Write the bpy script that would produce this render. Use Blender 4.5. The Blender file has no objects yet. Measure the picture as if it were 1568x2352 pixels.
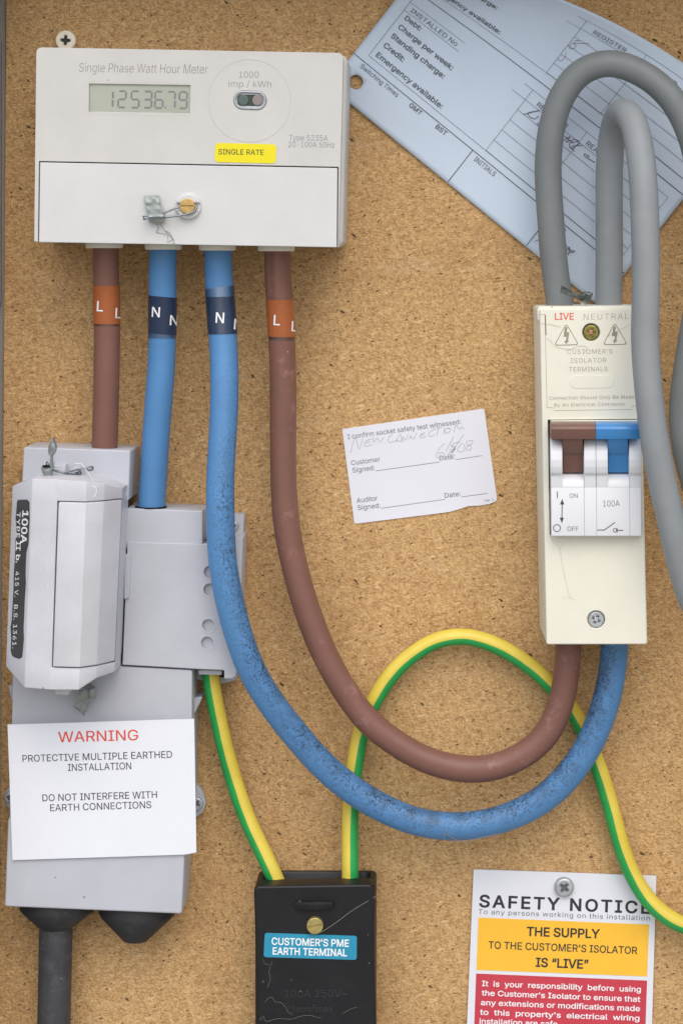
import bpy, bmesh, math, random
from mathutils import Vector, Matrix, geometry

random.seed(7)
scene = bpy.context.scene
COL = scene.collection

# ------------------------------------------------------------------ camera, sky, sun, exposure
# Millimetre survey of the board: the photograph's 1568 x 2352 grid is 0.18 mm per step on the board face (y = 0).
# The camera stands 1 m in front of the board, opposite step (1000, 600), with a shifted lens.
S = 0.00018
DIST = 1.0
CX, CY = 1000.0, 600.0
cam_d = bpy.data.cameras.new("camera")
cam = bpy.data.objects.new("camera", cam_d)
COL.objects.link(cam)
cam.location = (0, -DIST, 0)
cam.rotation_euler = (math.radians(90), 0, 0)
cam_d.sensor_fit = 'VERTICAL'
cam_d.sensor_height = 36.0
cam_d.lens = 36.0 * DIST / (2352 * S)
cam_d.shift_x = (784 - CX) / 2352
cam_d.shift_y = (CY - 1176) / 2352
cam_d.clip_start = 0.01
cam_d.clip_end = 100
scene.camera = cam

world = bpy.data.worlds.new("World")
scene.world = world
world.use_nodes = True
wn = world.node_tree.nodes
wl = world.node_tree.links
sky = wn.new('ShaderNodeTexSky')
sky.sky_type = 'NISHITA'
sky.sun_disc = False
SUN_EL, SUN_AZ = math.radians(48), math.radians(-14)   # azimuth measured from straight behind the camera, minus = left
sky.sun_elevation = SUN_EL
sky.sun_rotation = math.pi + SUN_AZ
sky.altitude = 50
sky.air_density = 1.0
sky.dust_density = 3.0
wl.new(sky.outputs[0], wn['Background'].inputs['Color'])
wn['Background'].inputs['Strength'].default_value = 0.13

sun_d = bpy.data.lights.new("sun", 'SUN')
sun = bpy.data.objects.new("sun", sun_d)
COL.objects.link(sun)
sun_d.energy = 1.5
sun_d.angle = math.radians(75)
sun_d.color = (1.0, 0.975, 0.94)
to_sun = Vector((math.sin(SUN_AZ) * math.cos(SUN_EL), -math.cos(SUN_AZ) * math.cos(SUN_EL), math.sin(SUN_EL)))
sun.rotation_euler = to_sun.to_track_quat('Z', 'Y').to_euler()
sun.location = to_sun * 3

scene.view_settings.view_transform = 'Standard'
scene.view_settings.look = 'None'
scene.view_settings.gamma = 1
scene.view_settings.use_curve_mapping = False
scene.view_settings.exposure = 0.25
scene.cycles.max_bounces = 8

HOOD_TOP, HOOD_SIDE = 0.077, 0.05    # how far the cabinet roof and walls reach forward, metres

# letter outlines, 1000 units to the em: character -> (advance, outlines)
GLYPHS = {
' ':(188,''),
"'":(206,'78,318 70,509 136,509 128,318'),
',':(188,'38,-119 68,71 137,71 84,-119'),
'-':(453,'337,244 337,188 114,188 114,244'),
'.':(188,'95,-4 83,-3 73,1 63,9 55,18 51,29 50,41 51,53 55,64 63,73 73,81 83,85 95,87 107,85 118,81 128,73 135,64 140,53 141,41 140,29 135,18 128,9 118,1 107,-3'),
'/':(249,'235,533 71,-76 14,-76 178,533'),
'0':(453,'227,-7 191,-3 158,7 130,24 105,48 85,77 69,113 57,155 50,202 48,254 50,306 57,353 69,395 85,431 106,461 130,484 159,502 191,512 227,516 262,512 295,502 323,484 348,461 368,431 384,395 396,353 403,306 405,254 403,202 396,155 384,113 368,77 348,48 323,24 295,7 263,-3|227,50 250,52 271,60 290,74 306,92 320,116 330,144 338,176 342,213 344,254 342,295 338,332 330,365 320,393 306,416 290,435 271,449 250,457 227,460 203,457 182,449 163,435 147,416 134,393 123,365 115,332 111,295 109,254 111,213 115,176 123,144 134,116 147,92 163,74 182,60 203,52'),
'1':(453,'76,0 76,55 391,55 391,0|276,509 276,0 212,0 212,448 209,448 86,358 86,427 198,509'),
'2':(453,'64,0 64,47 234,229 252,248 268,266 282,282 294,298 303,312 311,327 316,341 319,356 320,371 319,389 315,405 308,419 298,431 287,441 273,449 258,455 241,458 224,460 205,458 188,454 172,447 159,438 148,427 139,413 132,398 128,381 127,362 66,362 68,391 75,418 86,442 102,464 121,482 143,496 168,507 196,513 225,516 254,513 281,507 306,497 328,482 346,465 361,445 372,423 379,398 381,372 380,354 377,336 371,318 363,299 351,280 336,259 317,235 294,209 267,180 153,60 153,57 389,57 389,0'),
'3':(453,'218,-7 188,-5 159,1 133,10 108,22 88,38 70,57 57,79 48,104 44,132 109,132 112,115 118,100 126,87 137,76 150,66 165,59 182,54 200,51 219,50 239,51 258,55 275,61 291,69 304,80 315,93 323,108 328,125 329,145 328,163 323,180 316,196 306,211 292,223 275,234 254,241 229,246 201,248 157,248 157,299 288,448 288,452 70,452 70,509 372,509 372,461 211,278 211,289 247,290 279,286 308,276 333,262 354,244 371,222 383,198 391,173 393,145 390,116 383,90 370,66 354,45 333,27 309,12 281,2 251,-5'),
'4':(453,'40,105 40,158 247,509 311,509 109,166 109,163 413,163 413,105|282,0 282,121 282,146 282,318 343,318 343,0'),
'5':(453,'221,-7 192,-5 165,1 140,11 118,25 99,41 83,60 71,82 63,105 60,130 122,130 125,115 130,102 138,89 148,78 160,68 173,60 188,54 204,51 221,50 241,51 259,56 276,64 291,75 304,89 314,104 322,122 326,141 328,162 326,183 321,203 314,221 303,237 290,251 275,262 257,270 238,275 218,277 201,276 184,273 167,268 152,262 139,255 128,246 67,253 96,509 366,509 366,452 151,452 134,301 136,301 148,311 162,318 178,325 194,330 212,333 229,334 252,332 274,328 294,321 313,311 330,299 345,285 358,269 370,251 379,231 386,210 390,187 391,163 388,132 381,102 369,76 352,52 332,32 309,15 282,3 253,-4'),
'6':(453,'226,-7 196,-4 168,3 142,15 119,31 100,51 84,74 73,101 66,130 64,162 65,187 71,212 80,239 93,268 112,302 137,340 252,509 322,509 151,261 145,261 151,270 157,279 165,288 174,295 184,302 196,307 208,311 221,313 235,314 265,312 291,305 316,295 337,280 355,262 370,240 380,215 387,187 389,157 387,127 379,98 368,73 352,50 333,30 310,14 284,3 257,-4|226,48 245,50 263,55 279,63 293,73 304,86 314,101 322,119 326,137 327,157 326,178 322,196 314,213 304,228 293,241 279,251 263,259 245,264 226,265 207,264 190,259 174,252 160,241 148,229 138,214 131,197 126,179 125,158 126,138 131,119 138,102 148,86 160,73 174,63 190,55 207,50'),
'7':(453,'97,0 323,448 323,452 62,452 62,509 391,509 391,449 165,0'),
'8':(453,'226,-7 193,-5 163,1 136,11 111,25 91,42 74,62 62,84 54,109 52,135 53,156 58,176 65,195 75,212 87,228 101,241 117,252 134,260 153,265 153,267 129,276 109,289 93,308 80,330 73,354 70,380 73,405 79,429 90,450 106,469 124,485 146,498 170,508 197,514 226,516 255,514 282,508 306,498 328,485 346,469 361,450 373,429 379,405 382,380 379,354 372,330 359,308 343,289 323,276 300,267 300,265 319,260 335,252 351,241 365,228 377,212 387,195 395,176 399,156 401,135 398,109 391,84 378,62 362,42 341,25 317,11 289,1 259,-5|226,49 248,50 267,54 285,60 300,69 313,79 323,91 331,106 335,121 337,139 335,157 330,173 322,189 312,202 298,213 283,223 265,230 247,234 226,235 206,234 187,230 169,223 154,213 140,202 130,189 122,173 117,157 115,139 117,121 121,106 129,91 139,79 152,69 167,60 185,54 205,50|226,290 244,291 260,294 274,300 287,308 298,318 307,330 314,344 318,359 319,376 318,392 314,407 308,420 299,432 288,442 275,449 260,455 244,459 226,460 208,459 192,455 177,449 164,442 153,432 145,420 138,407 134,392 133,376 134,359 138,344 145,330 154,318 165,308 178,300 193,294 209,291'),
'9':(453,'226,516 256,513 285,506 310,494 333,478 352,458 368,434 380,408 387,378 389,347 387,322 382,296 373,270 359,240 340,207 315,168 200,0 130,0 301,248 307,248 302,238 295,229 287,221 278,214 268,207 257,202 245,198 232,195 218,195 188,197 161,203 137,214 116,229 98,247 83,269 72,294 66,321 64,352 66,382 73,411 85,436 101,459 120,479 143,494 168,506 196,513|226,460 207,459 190,454 174,446 160,435 148,423 138,407 131,390 127,372 125,352 127,331 131,313 138,295 148,280 160,268 174,257 190,250 207,245 226,243 245,245 263,249 279,257 293,267 305,280 314,295 322,312 326,330 327,350 326,371 322,390 314,407 305,422 293,435 279,446 263,454 245,459'),
':':(188,'95,-4 83,-3 73,1 63,9 55,18 51,29 50,41 51,53 55,64 63,73 73,81 83,85 95,87 107,85 118,81 128,73 135,64 140,53 141,41 140,29 135,18 128,9 118,1 107,-3|95,271 83,272 73,277 63,284 55,294 51,304 50,316 51,328 55,339 63,349 73,356 83,360 95,362 107,360 118,356 128,349 135,339 140,328 141,316 140,304 135,294 128,284 118,277 107,272'),
'A':(480,'16,0 201,509 276,509 463,0 395,0 287,302 280,323 272,346 264,372 255,402 244,438 232,478 245,478 233,437 222,402 213,371 204,345 197,322 191,302 85,0|110,142 110,199 370,199 370,142'),
'B':(456,'60,0 60,509 241,509 274,507 304,501 329,491 350,477 367,461 381,442 390,421 396,398 398,374 397,353 393,336 387,320 378,307 368,295 356,286 343,278 329,272 315,267 315,262 331,260 347,254 363,245 378,234 391,220 402,203 411,184 416,161 418,136 416,111 410,88 400,67 386,48 368,31 344,18 317,8 284,2 247,0|125,57 245,57 281,60 309,67 330,80 344,96 353,115 355,137 354,153 350,169 342,184 333,197 320,209 306,218 289,225 269,229 248,231 125,231|125,285 238,285 256,287 273,290 288,296 302,304 314,314 323,326 330,340 335,355 336,372 333,393 326,412 313,429 294,442 270,449 240,452 125,452'),
'C':(510,'267,-7 225,-3 186,7 150,25 119,49 92,79 70,115 53,157 44,203 40,254 44,305 53,352 70,393 92,429 119,459 150,484 186,501 225,512 267,516 293,514 317,511 340,504 362,496 383,485 402,471 419,456 435,438 448,418 459,397 467,373 473,348 408,348 404,365 397,380 389,395 380,407 369,418 357,428 344,437 330,444 315,449 300,453 284,455 267,456 237,453 209,445 184,432 161,414 141,391 125,364 113,332 106,295 103,254 106,213 113,177 125,145 141,117 161,94 184,76 210,63 237,56 267,53 284,54 300,56 315,60 330,65 344,72 357,81 369,90 380,102 389,114 397,128 404,144 408,160 473,160 467,135 459,112 448,91 435,71 420,53 402,38 383,24 363,13 341,5 317,-2 293,-6'),
'D':(502,'219,0 96,0 96,57 215,57 254,60 288,68 318,81 343,99 363,122 379,149 390,181 397,216 399,255 397,294 390,329 379,361 364,388 344,410 320,428 291,441 258,449 221,452 93,452 93,509 225,509 273,505 315,495 353,478 385,455 412,426 433,391 449,351 458,306 462,255 458,205 449,159 433,119 411,83 384,54 351,31 312,14 268,3|125,509 125,0 60,0 60,509'),
'E':(419,'60,0 60,509 372,509 372,452 125,452 125,286 355,286 355,229 125,229 125,57 375,57 375,0'),
'F':(410,'60,0 60,509 369,509 369,452 125,452 125,278 346,278 346,221 125,221 125,0'),
'G':(520,'269,-7 225,-3 185,7 149,25 118,49 91,79 69,116 53,157 43,203 40,254 43,305 53,352 69,393 91,429 117,459 149,484 184,501 223,512 265,516 291,514 316,510 340,504 363,494 384,483 403,469 421,453 436,436 449,416 460,395 468,373 474,349 408,349 402,365 395,379 387,393 378,406 368,417 356,427 344,436 330,443 315,448 300,453 283,455 265,456 236,453 209,445 183,432 160,414 141,392 125,364 113,332 106,295 103,254 106,213 113,177 125,145 141,117 161,95 184,76 210,63 238,56 269,53 296,55 322,61 345,71 365,85 382,102 396,123 407,147 413,173 415,202 434,199 283,199 283,256 478,256 478,200 475,160 466,124 451,91 431,62 406,38 377,19 344,5 308,-4'),
'H':(517,'60,0 60,509 125,509 125,289 392,289 392,509 457,509 457,0 392,0 392,232 125,232 125,0'),
'I':(300,'31,0 31,57 118,57 118,452 31,452 31,509 269,509 269,452 183,452 183,57 269,57 269,0'),
'J':(396,'185,-7 143,-2 106,11 75,33 52,63 38,100 33,145 33,173 98,173 98,145 100,117 108,93 122,74 139,61 160,53 185,50 209,53 230,61 248,74 261,93 269,117 272,145 272,509 336,509 336,145 332,100 318,63 294,33 263,11 227,-2'),
'K':(467,'104,145 104,216 116,231 128,246 139,261 151,275 162,289 174,303 187,317 199,331 212,344 364,509 448,509 231,276 228,276|60,0 60,509 125,509 125,334 124,225 125,193 125,0|372,0 188,259 228,309 449,0'),
'L':(393,'60,0 60,509 125,509 125,57 361,57 361,0'),
'M':(628,'60,0 60,509 152,509 277,187 280,179 284,170 287,159 291,147 295,135 299,123 303,110 307,97 311,84 315,71 319,60 322,49 307,49 311,59 314,71 318,83 322,95 326,108 330,121 334,134 338,146 342,158 346,169 349,179 352,187 476,509 568,509 568,0 504,0 504,291 504,302 504,314 504,327 505,340 505,354 505,369 505,383 506,398 506,413 506,428 507,443 507,457 513,457 508,441 503,425 498,409 492,393 487,378 482,363 477,348 472,335 467,322 463,310 459,300 456,291 342,0 286,0 170,291 167,300 163,310 159,321 155,333 150,347 145,361 140,376 134,392 129,408 124,424 118,441 112,457 119,457 119,444 120,430 120,416 120,401 121,386 121,372 121,357 121,342 122,328 122,315 122,302 122,291 122,0'),
'N':(523,'60,0 60,509 136,509 343,183 349,174 355,163 363,151 371,137 379,122 388,107 396,90 405,73 414,55 405,54 403,72 402,90 401,108 400,126 399,142 399,157 399,171 399,184 399,195 399,509 463,509 463,0 387,0 202,290 194,303 186,317 177,331 168,346 159,363 148,381 136,402 123,425 108,452 119,454 120,429 121,406 122,384 123,363 124,345 124,328 125,313 125,301 125,291 125,0'),
'O':(533,'267,-7 225,-3 186,7 150,25 119,49 92,79 70,115 53,157 44,203 40,254 44,305 53,352 70,393 92,429 119,459 150,484 186,501 225,512 267,516 309,512 348,501 384,484 415,459 442,429 464,393 480,352 490,305 493,254 490,203 480,157 464,115 442,79 415,49 384,25 348,7 309,-3|267,53 296,55 324,63 349,76 372,94 392,116 408,144 420,176 428,213 430,254 428,295 420,332 408,365 392,392 372,415 349,433 324,446 296,453 267,456 237,453 210,445 184,433 161,415 142,392 125,364 113,332 106,295 103,254 106,213 113,176 125,144 142,117 161,94 184,76 210,63 237,55'),
'P':(445,'60,0 60,509 235,509 272,506 305,499 332,487 356,471 375,452 390,430 400,404 407,377 409,348 407,318 400,291 390,265 375,243 356,223 332,207 305,195 272,188 235,186 109,186 109,242 233,242 257,244 279,248 297,256 312,266 324,279 333,294 339,310 343,328 344,348 343,367 339,385 333,402 324,416 312,428 297,439 279,446 257,451 232,452 125,452 125,0'),
'Q':(533,'245,159 313,159 369,85 384,65 468,-48 401,-48 346,27 331,46|267,-7 225,-3 186,7 150,25 119,49 92,79 70,115 53,157 44,203 40,254 44,305 53,352 70,393 92,429 119,459 150,484 186,501 225,512 267,516 309,512 348,501 384,484 415,459 442,429 464,393 480,352 490,305 493,254 490,203 480,157 464,115 442,79 415,49 384,25 348,7 309,-3|267,53 296,55 324,63 349,76 372,94 392,116 408,144 420,176 428,213 430,254 428,295 420,332 408,365 392,392 372,415 349,433 324,446 296,453 267,456 237,453 210,445 184,433 161,415 142,392 125,364 113,332 106,295 103,254 106,213 113,176 125,144 142,117 161,94 184,76 210,63 237,55'),
'R':(449,'60,0 60,509 236,509 273,506 305,500 333,489 356,473 376,455 390,433 401,408 407,381 409,352 407,323 401,296 390,271 376,250 356,232 333,217 305,206 273,200 236,198 96,198 96,255 234,255 258,256 280,260 298,267 313,276 325,287 334,300 340,316 344,333 345,352 344,371 340,389 334,405 325,419 313,430 298,440 279,446 258,451 233,452 125,452 125,0|353,0 230,229 303,229 428,0'),
'S':(447,'224,-9 188,-7 156,-1 128,9 102,23 81,40 64,60 51,83 42,109 38,137 104,137 108,118 114,102 123,88 136,76 150,66 166,59 185,53 204,50 224,49 246,50 267,54 286,60 303,69 317,79 329,92 338,106 344,122 346,139 344,154 340,168 332,179 322,189 310,197 296,205 280,211 263,217 245,222 184,239 145,253 112,269 86,289 67,313 56,341 52,372 54,400 62,425 75,448 92,468 113,484 138,498 165,508 195,514 227,516 259,514 289,508 316,498 340,484 360,468 377,449 390,427 398,403 401,378 337,378 332,402 320,421 302,437 280,449 254,456 225,459 204,457 185,454 167,448 152,440 139,430 129,418 121,405 117,391 115,376 117,359 122,345 131,334 142,324 155,315 169,308 184,302 198,297 212,293 264,279 279,275 295,270 312,264 328,256 344,248 359,238 372,226 384,213 395,198 402,180 407,161 408,139 406,112 399,87 386,64 370,43 349,25 323,11 294,0 261,-7'),
'T':(449,'32,452 32,509 417,509 417,452 257,452 257,0 193,0 193,452'),
'U':(517,'259,-8 220,-6 186,2 154,15 126,33 103,55 85,80 71,108 63,140 60,173 60,509 124,509 124,178 126,155 132,133 141,113 153,95 169,80 187,68 208,59 232,53 259,52 285,53 309,59 331,68 349,80 364,95 377,113 385,133 391,155 393,178 393,509 457,509 457,173 454,140 446,108 433,80 414,55 391,33 363,15 332,2 297,-6'),
'V':(480,'204,0 16,509 84,509 192,206 199,187 207,164 215,137 225,106 236,71 248,31 235,31 247,71 257,107 267,138 276,165 283,187 290,206 395,509 463,509 278,0'),
'W':(686,'155,0 16,509 82,509 163,196 167,179 172,162 175,145 179,128 183,111 187,94 190,76 194,58 197,40 189,40 193,58 196,76 200,94 203,111 207,128 211,145 215,162 220,179 224,196 306,509 380,509 462,196 466,179 470,162 474,145 478,128 482,111 486,94 490,76 494,58 497,40 488,40 492,58 495,76 499,94 503,111 506,128 510,145 515,162 519,179 523,196 603,509 670,509 530,0 455,0 368,323 362,345 357,368 351,391 346,417 341,445 336,475 350,475 345,446 340,420 335,395 330,371 324,347 318,323 230,0'),
'X':(474,'18,0 217,284 217,236 29,509 104,509 178,400 188,386 196,373 204,361 211,350 217,340 223,329 230,318 236,305 243,292 232,292 239,305 246,317 252,329 258,339 265,350 272,361 280,373 288,386 298,400 374,509 446,509 259,239 259,287 456,0 382,0 292,129 283,142 275,154 268,165 262,175 256,185 250,195 244,206 237,218 230,231 244,231 238,219 231,207 225,196 219,186 213,176 206,166 199,155 191,143 182,129 91,0'),
'Y':(472,'203,0 203,208 16,509 91,509 192,344 203,327 213,309 222,292 231,274 240,254 250,230 224,230 233,254 242,275 251,293 260,310 270,327 280,344 381,509 455,509 268,208 268,0'),
'Z':(438,'42,0 42,46 273,385 284,400 295,415 306,431 318,446 329,461 341,476 348,454 327,453 306,453 285,452 265,452 244,452 223,452 40,452 40,509 397,509 397,462 169,129 157,113 146,97 134,81 122,65 110,49 97,33 90,54 111,55 131,56 152,57 173,57 193,57 214,57 399,57 399,0'),
'a':(389,'160,-9 137,-7 115,-3 94,5 76,15 60,29 48,45 38,63 32,84 30,108 32,128 36,146 43,161 53,174 64,184 78,193 92,200 108,206 125,211 143,214 161,217 178,220 200,223 218,225 234,227 247,229 257,231 265,235 271,240 274,246 276,255 276,257 275,272 272,285 267,297 260,307 251,315 240,322 227,327 212,330 196,331 178,330 163,327 149,322 137,316 127,309 118,301 110,292 104,283 100,274 41,291 51,313 64,331 79,346 95,358 114,368 133,375 153,380 173,383 194,384 208,384 223,382 239,379 255,375 271,369 286,360 300,350 312,336 322,320 330,301 335,278 337,251 337,0 277,0 277,52 272,52 267,43 260,34 252,25 242,16 229,8 215,1 199,-4 181,-7|170,45 192,47 211,51 228,59 242,68 254,80 263,93 270,108 274,122 276,138 276,190 272,187 267,184 259,182 251,180 241,178 231,176 221,174 210,173 200,171 191,170 182,169 175,168 161,166 147,163 134,159 122,153 112,147 103,139 97,130 93,118 92,105 93,93 96,82 102,72 109,64 119,57 130,52 142,48 156,46'),
'b':(424,'229,-8 208,-7 189,-3 172,4 159,12 147,21 138,31 130,41 123,50 118,59 112,59 112,0 53,0 53,509 114,509 114,319 118,319 123,327 130,336 137,346 147,355 158,364 171,373 188,379 207,383 229,384 259,382 287,374 313,361 335,342 354,320 370,293 381,261 388,227 390,189 388,151 381,116 370,84 355,57 336,34 313,16 288,3 260,-6|220,47 242,49 262,55 279,66 294,80 306,97 316,117 323,139 327,163 328,189 327,215 323,239 316,261 307,281 295,298 280,311 262,322 243,328 220,330 198,328 178,322 161,312 147,299 134,282 125,263 118,241 114,216 113,189 114,162 118,138 125,115 135,95 147,78 162,65 179,55 198,49'),
'c':(396,'207,-8 174,-5 144,3 117,16 93,35 72,58 56,85 44,116 37,150 34,187 37,225 44,260 56,291 72,318 93,341 117,360 144,374 174,382 207,384 226,384 243,381 260,377 276,371 291,364 305,356 318,346 330,335 340,322 349,308 356,293 362,277 303,262 300,272 295,281 290,289 284,297 278,304 270,311 261,316 252,321 242,325 231,328 220,329 207,330 184,328 163,321 145,310 130,296 118,278 108,258 102,236 98,212 96,187 98,163 102,139 108,117 118,97 130,80 145,66 163,55 184,49 207,46 220,47 232,49 243,52 253,55 262,60 271,66 279,73 285,80 292,89 297,98 301,107 304,117 363,102 357,86 350,70 341,56 331,43 319,32 306,21 292,12 277,5 261,-1 244,-5 226,-7'),
'd':(424,'195,-8 165,-6 137,3 111,16 89,34 70,57 55,84 43,116 36,151 34,189 36,227 43,261 55,293 70,320 89,342 112,361 137,374 165,382 196,384 218,383 237,379 253,373 267,364 278,355 287,346 295,336 301,327 306,319 311,319 311,509 372,509 372,0 313,0 313,59 307,59 301,50 295,41 287,31 277,21 266,12 252,4 236,-3 217,-7|205,47 226,49 246,55 263,65 278,78 290,95 299,115 306,138 310,162 312,189 310,216 306,241 300,263 290,282 278,299 263,312 246,322 227,328 205,330 182,328 162,322 145,311 130,298 118,281 108,261 102,239 98,215 96,189 98,163 102,139 109,117 118,97 130,80 145,66 162,55 182,49'),
'e':(404,'212,-8 177,-5 145,3 117,16 92,35 72,58 56,85 44,116 37,150 34,187 36,224 44,258 55,290 71,317 91,340 115,359 142,373 172,382 205,384 226,383 246,380 266,374 285,366 303,355 319,341 334,324 347,305 357,282 365,256 370,227 371,194 371,169 75,169 75,221 338,221 310,202 308,226 304,248 298,269 288,286 277,301 263,314 246,323 227,328 205,330 183,328 164,323 146,313 131,301 119,286 109,270 102,251 97,231 96,211 96,178 98,151 102,127 110,106 121,88 135,73 151,61 169,53 190,48 212,46 227,47 241,49 254,53 265,58 276,65 285,73 294,82 300,93 306,105 365,91 358,72 348,55 335,39 320,26 302,14 283,4 261,-3 237,-7'),
'f':(254,'228,379 228,327 6,327 6,379|81,0 81,432 82,452 87,470 96,486 107,499 120,510 135,519 152,525 169,529 187,530 201,530 212,529 222,527 231,525 238,523 243,521 227,468 224,470 220,471 215,472 209,473 202,474 195,474 178,472 164,468 154,460 147,449 143,435 142,419 142,0'),
'g':(425,'207,-151 180,-149 156,-146 134,-140 114,-132 97,-122 82,-110 70,-97 59,-84 51,-69 101,-41 107,-49 114,-57 122,-66 131,-74 142,-82 154,-88 169,-93 187,-96 207,-97 236,-95 261,-87 282,-75 298,-58 308,-34 311,-6 311,68 306,68 301,60 294,51 287,41 277,32 266,23 252,16 236,10 217,6 195,5 165,7 138,14 113,27 90,43 71,65 55,90 43,120 36,154 34,191 36,229 43,263 55,293 71,320 90,342 112,361 138,374 166,382 196,384 218,383 237,379 253,373 267,365 279,356 288,346 296,336 302,327 308,319 313,319 313,379 372,379 372,-9 370,-40 363,-67 350,-90 334,-109 314,-124 291,-136 265,-144 237,-149|205,59 227,61 246,66 264,75 278,87 290,103 300,121 307,142 311,166 312,193 311,219 307,242 300,264 291,283 279,299 264,312 247,322 227,328 205,330 182,328 163,322 145,312 130,298 118,282 109,262 102,241 98,218 96,193 98,167 102,144 109,123 118,104 131,88 145,76 163,66 183,61'),
'h':(410,'114,227 114,0 53,0 53,509 114,509 114,287 102,287 116,319 132,344 152,362 175,374 200,382 227,384 252,383 275,377 295,369 313,356 328,340 341,321 350,298 355,271 357,240 357,0 296,0 296,235 293,263 286,286 273,304 256,318 235,326 210,329 192,328 176,324 161,317 147,308 136,297 126,283 119,266 115,248'),
'i':(167,'53,0 53,379 114,379 114,0|84,443 73,444 63,448 54,455 47,463 43,472 41,483 43,494 47,504 54,512 63,518 73,522 84,524 95,522 105,518 114,512 121,504 125,494 126,483 125,472 121,463 114,455 105,448 95,444'),
'j':(167,'53,379 114,379 114,-30 112,-52 108,-72 102,-90 92,-106 80,-119 65,-129 47,-137 27,-141 4,-143 -10,-143 -10,-87 2,-87 18,-85 31,-80 40,-72 47,-61 51,-46 53,-29|83,443 72,444 62,448 53,455 47,463 42,472 41,483 42,494 47,504 53,512 62,518 72,522 83,524 95,522 105,518 114,512 120,504 125,494 126,483 125,472 120,463 114,455 105,448 95,444'),
'k':(381,'110,137 110,212 121,212 284,379 360,379 184,199 177,199|53,0 53,509 114,509 114,0|294,0 148,186 191,229 372,0'),
'l':(189,'139,-2 112,0 91,8 74,20 62,37 55,59 53,84 53,509 114,509 114,99 114,83 117,71 120,62 126,57 135,53 146,52 152,52 157,52 160,53 164,53 167,54 170,54 181,3 175,1 169,0 162,-1 154,-2 147,-2'),
'm':(610,'53,0 53,379 112,379 112,295 108,295 114,314 122,331 132,346 144,358 158,368 172,376 187,382 203,385 219,386 245,383 268,375 287,361 303,342 314,320 321,295 312,295 318,312 326,329 337,343 350,356 364,366 381,375 398,381 417,385 437,386 458,385 478,380 497,372 514,361 529,346 541,328 550,307 555,283 557,255 557,0 496,0 496,254 493,279 485,298 473,313 456,323 438,329 419,330 402,329 387,326 374,320 363,312 353,302 345,290 340,277 336,263 335,247 335,0 274,0 274,260 272,280 265,297 253,311 238,322 220,328 199,330 185,329 171,326 158,320 145,312 135,302 126,289 119,274 115,257 114,238 114,0'),
'n':(410,'114,227 114,0 53,0 53,379 112,379 112,287 102,287 116,319 132,344 152,362 175,374 200,382 227,384 252,383 275,377 295,369 313,356 328,340 341,321 350,298 355,271 357,240 357,0 296,0 296,235 293,263 286,286 273,304 256,318 235,326 210,329 192,328 176,324 161,317 147,308 136,297 126,283 119,266 115,248'),
'o':(415,'207,-8 174,-5 144,3 117,16 93,35 72,58 56,85 44,116 37,150 34,187 37,225 44,260 56,291 72,318 93,341 117,360 144,374 174,382 207,384 241,382 271,374 299,360 323,341 343,318 359,291 371,260 379,225 381,187 379,150 371,116 359,85 343,58 323,35 299,16 271,3 241,-5|207,46 231,49 252,55 270,66 285,80 298,97 307,117 314,139 318,163 319,187 318,212 314,236 307,258 298,278 285,296 270,310 252,321 231,328 207,330 184,328 163,321 145,310 130,296 118,278 108,258 102,236 98,212 96,187 98,163 102,139 108,117 118,97 130,80 145,66 163,55 184,49'),
'p':(424,'53,-143 53,379 112,379 112,319 118,319 123,327 130,336 137,346 147,355 158,364 171,373 188,379 207,383 229,384 259,382 287,374 313,361 335,342 354,320 370,293 381,261 388,227 390,189 388,151 381,116 370,84 355,57 336,34 313,16 288,3 260,-6 229,-8 208,-7 189,-3 173,4 159,12 147,21 138,31 130,41 124,50 118,59 114,59 114,-143|220,47 242,49 262,55 279,66 294,80 306,97 316,117 323,139 327,163 328,189 327,215 323,239 316,261 307,281 295,298 280,311 262,322 243,328 220,330 198,328 178,322 161,312 147,299 134,282 125,263 118,241 114,216 113,189 114,162 118,138 125,115 135,95 147,78 162,65 179,55 198,49'),
'q':(424,'372,-143 311,-143 311,59 306,59 301,50 295,41 287,31 277,21 266,12 252,4 236,-3 217,-7 195,-8 165,-6 137,3 111,16 89,34 70,57 55,84 43,116 36,151 34,189 36,227 43,261 55,293 70,320 89,342 112,361 137,374 165,382 196,384 218,383 237,379 253,373 267,364 278,355 287,346 295,336 301,327 307,319 313,319 313,379 372,379|205,47 226,49 246,55 263,65 278,78 290,95 299,115 306,138 310,162 312,189 310,216 306,241 300,263 290,282 278,299 263,312 246,322 227,328 205,330 182,328 162,322 145,311 130,298 118,281 108,261 102,239 98,215 96,189 98,163 102,139 109,117 118,97 130,80 145,66 162,55 182,49'),
'r':(259,'53,0 53,379 112,379 112,321 115,321 124,339 137,354 152,367 171,377 191,383 213,385 218,385 223,385 229,384 235,384 240,384 243,384 243,322 241,323 236,324 230,324 223,325 215,326 207,326 190,324 174,321 159,315 146,306 135,296 126,284 119,269 115,254 114,237 114,0'),
's':(365,'182,-8 157,-7 133,-3 112,3 93,12 76,24 62,38 50,54 41,73 36,94 94,107 101,87 111,72 124,60 141,52 160,47 181,45 206,47 227,53 244,62 258,74 265,88 268,103 266,115 262,126 254,136 243,144 229,150 212,155 149,170 118,180 92,192 72,208 58,227 50,249 47,274 49,295 55,314 65,332 79,347 95,360 115,370 137,378 161,383 187,384 212,383 234,379 254,372 271,363 286,352 299,339 309,324 318,308 324,290 268,277 262,291 254,304 243,316 228,325 210,331 187,333 166,331 147,326 131,317 119,305 111,292 109,277 110,264 115,253 124,243 136,235 152,229 172,223 229,209 261,200 287,187 306,171 320,153 328,131 331,107 329,85 323,65 312,47 298,31 281,18 260,6 236,-2 210,-7'),
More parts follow.
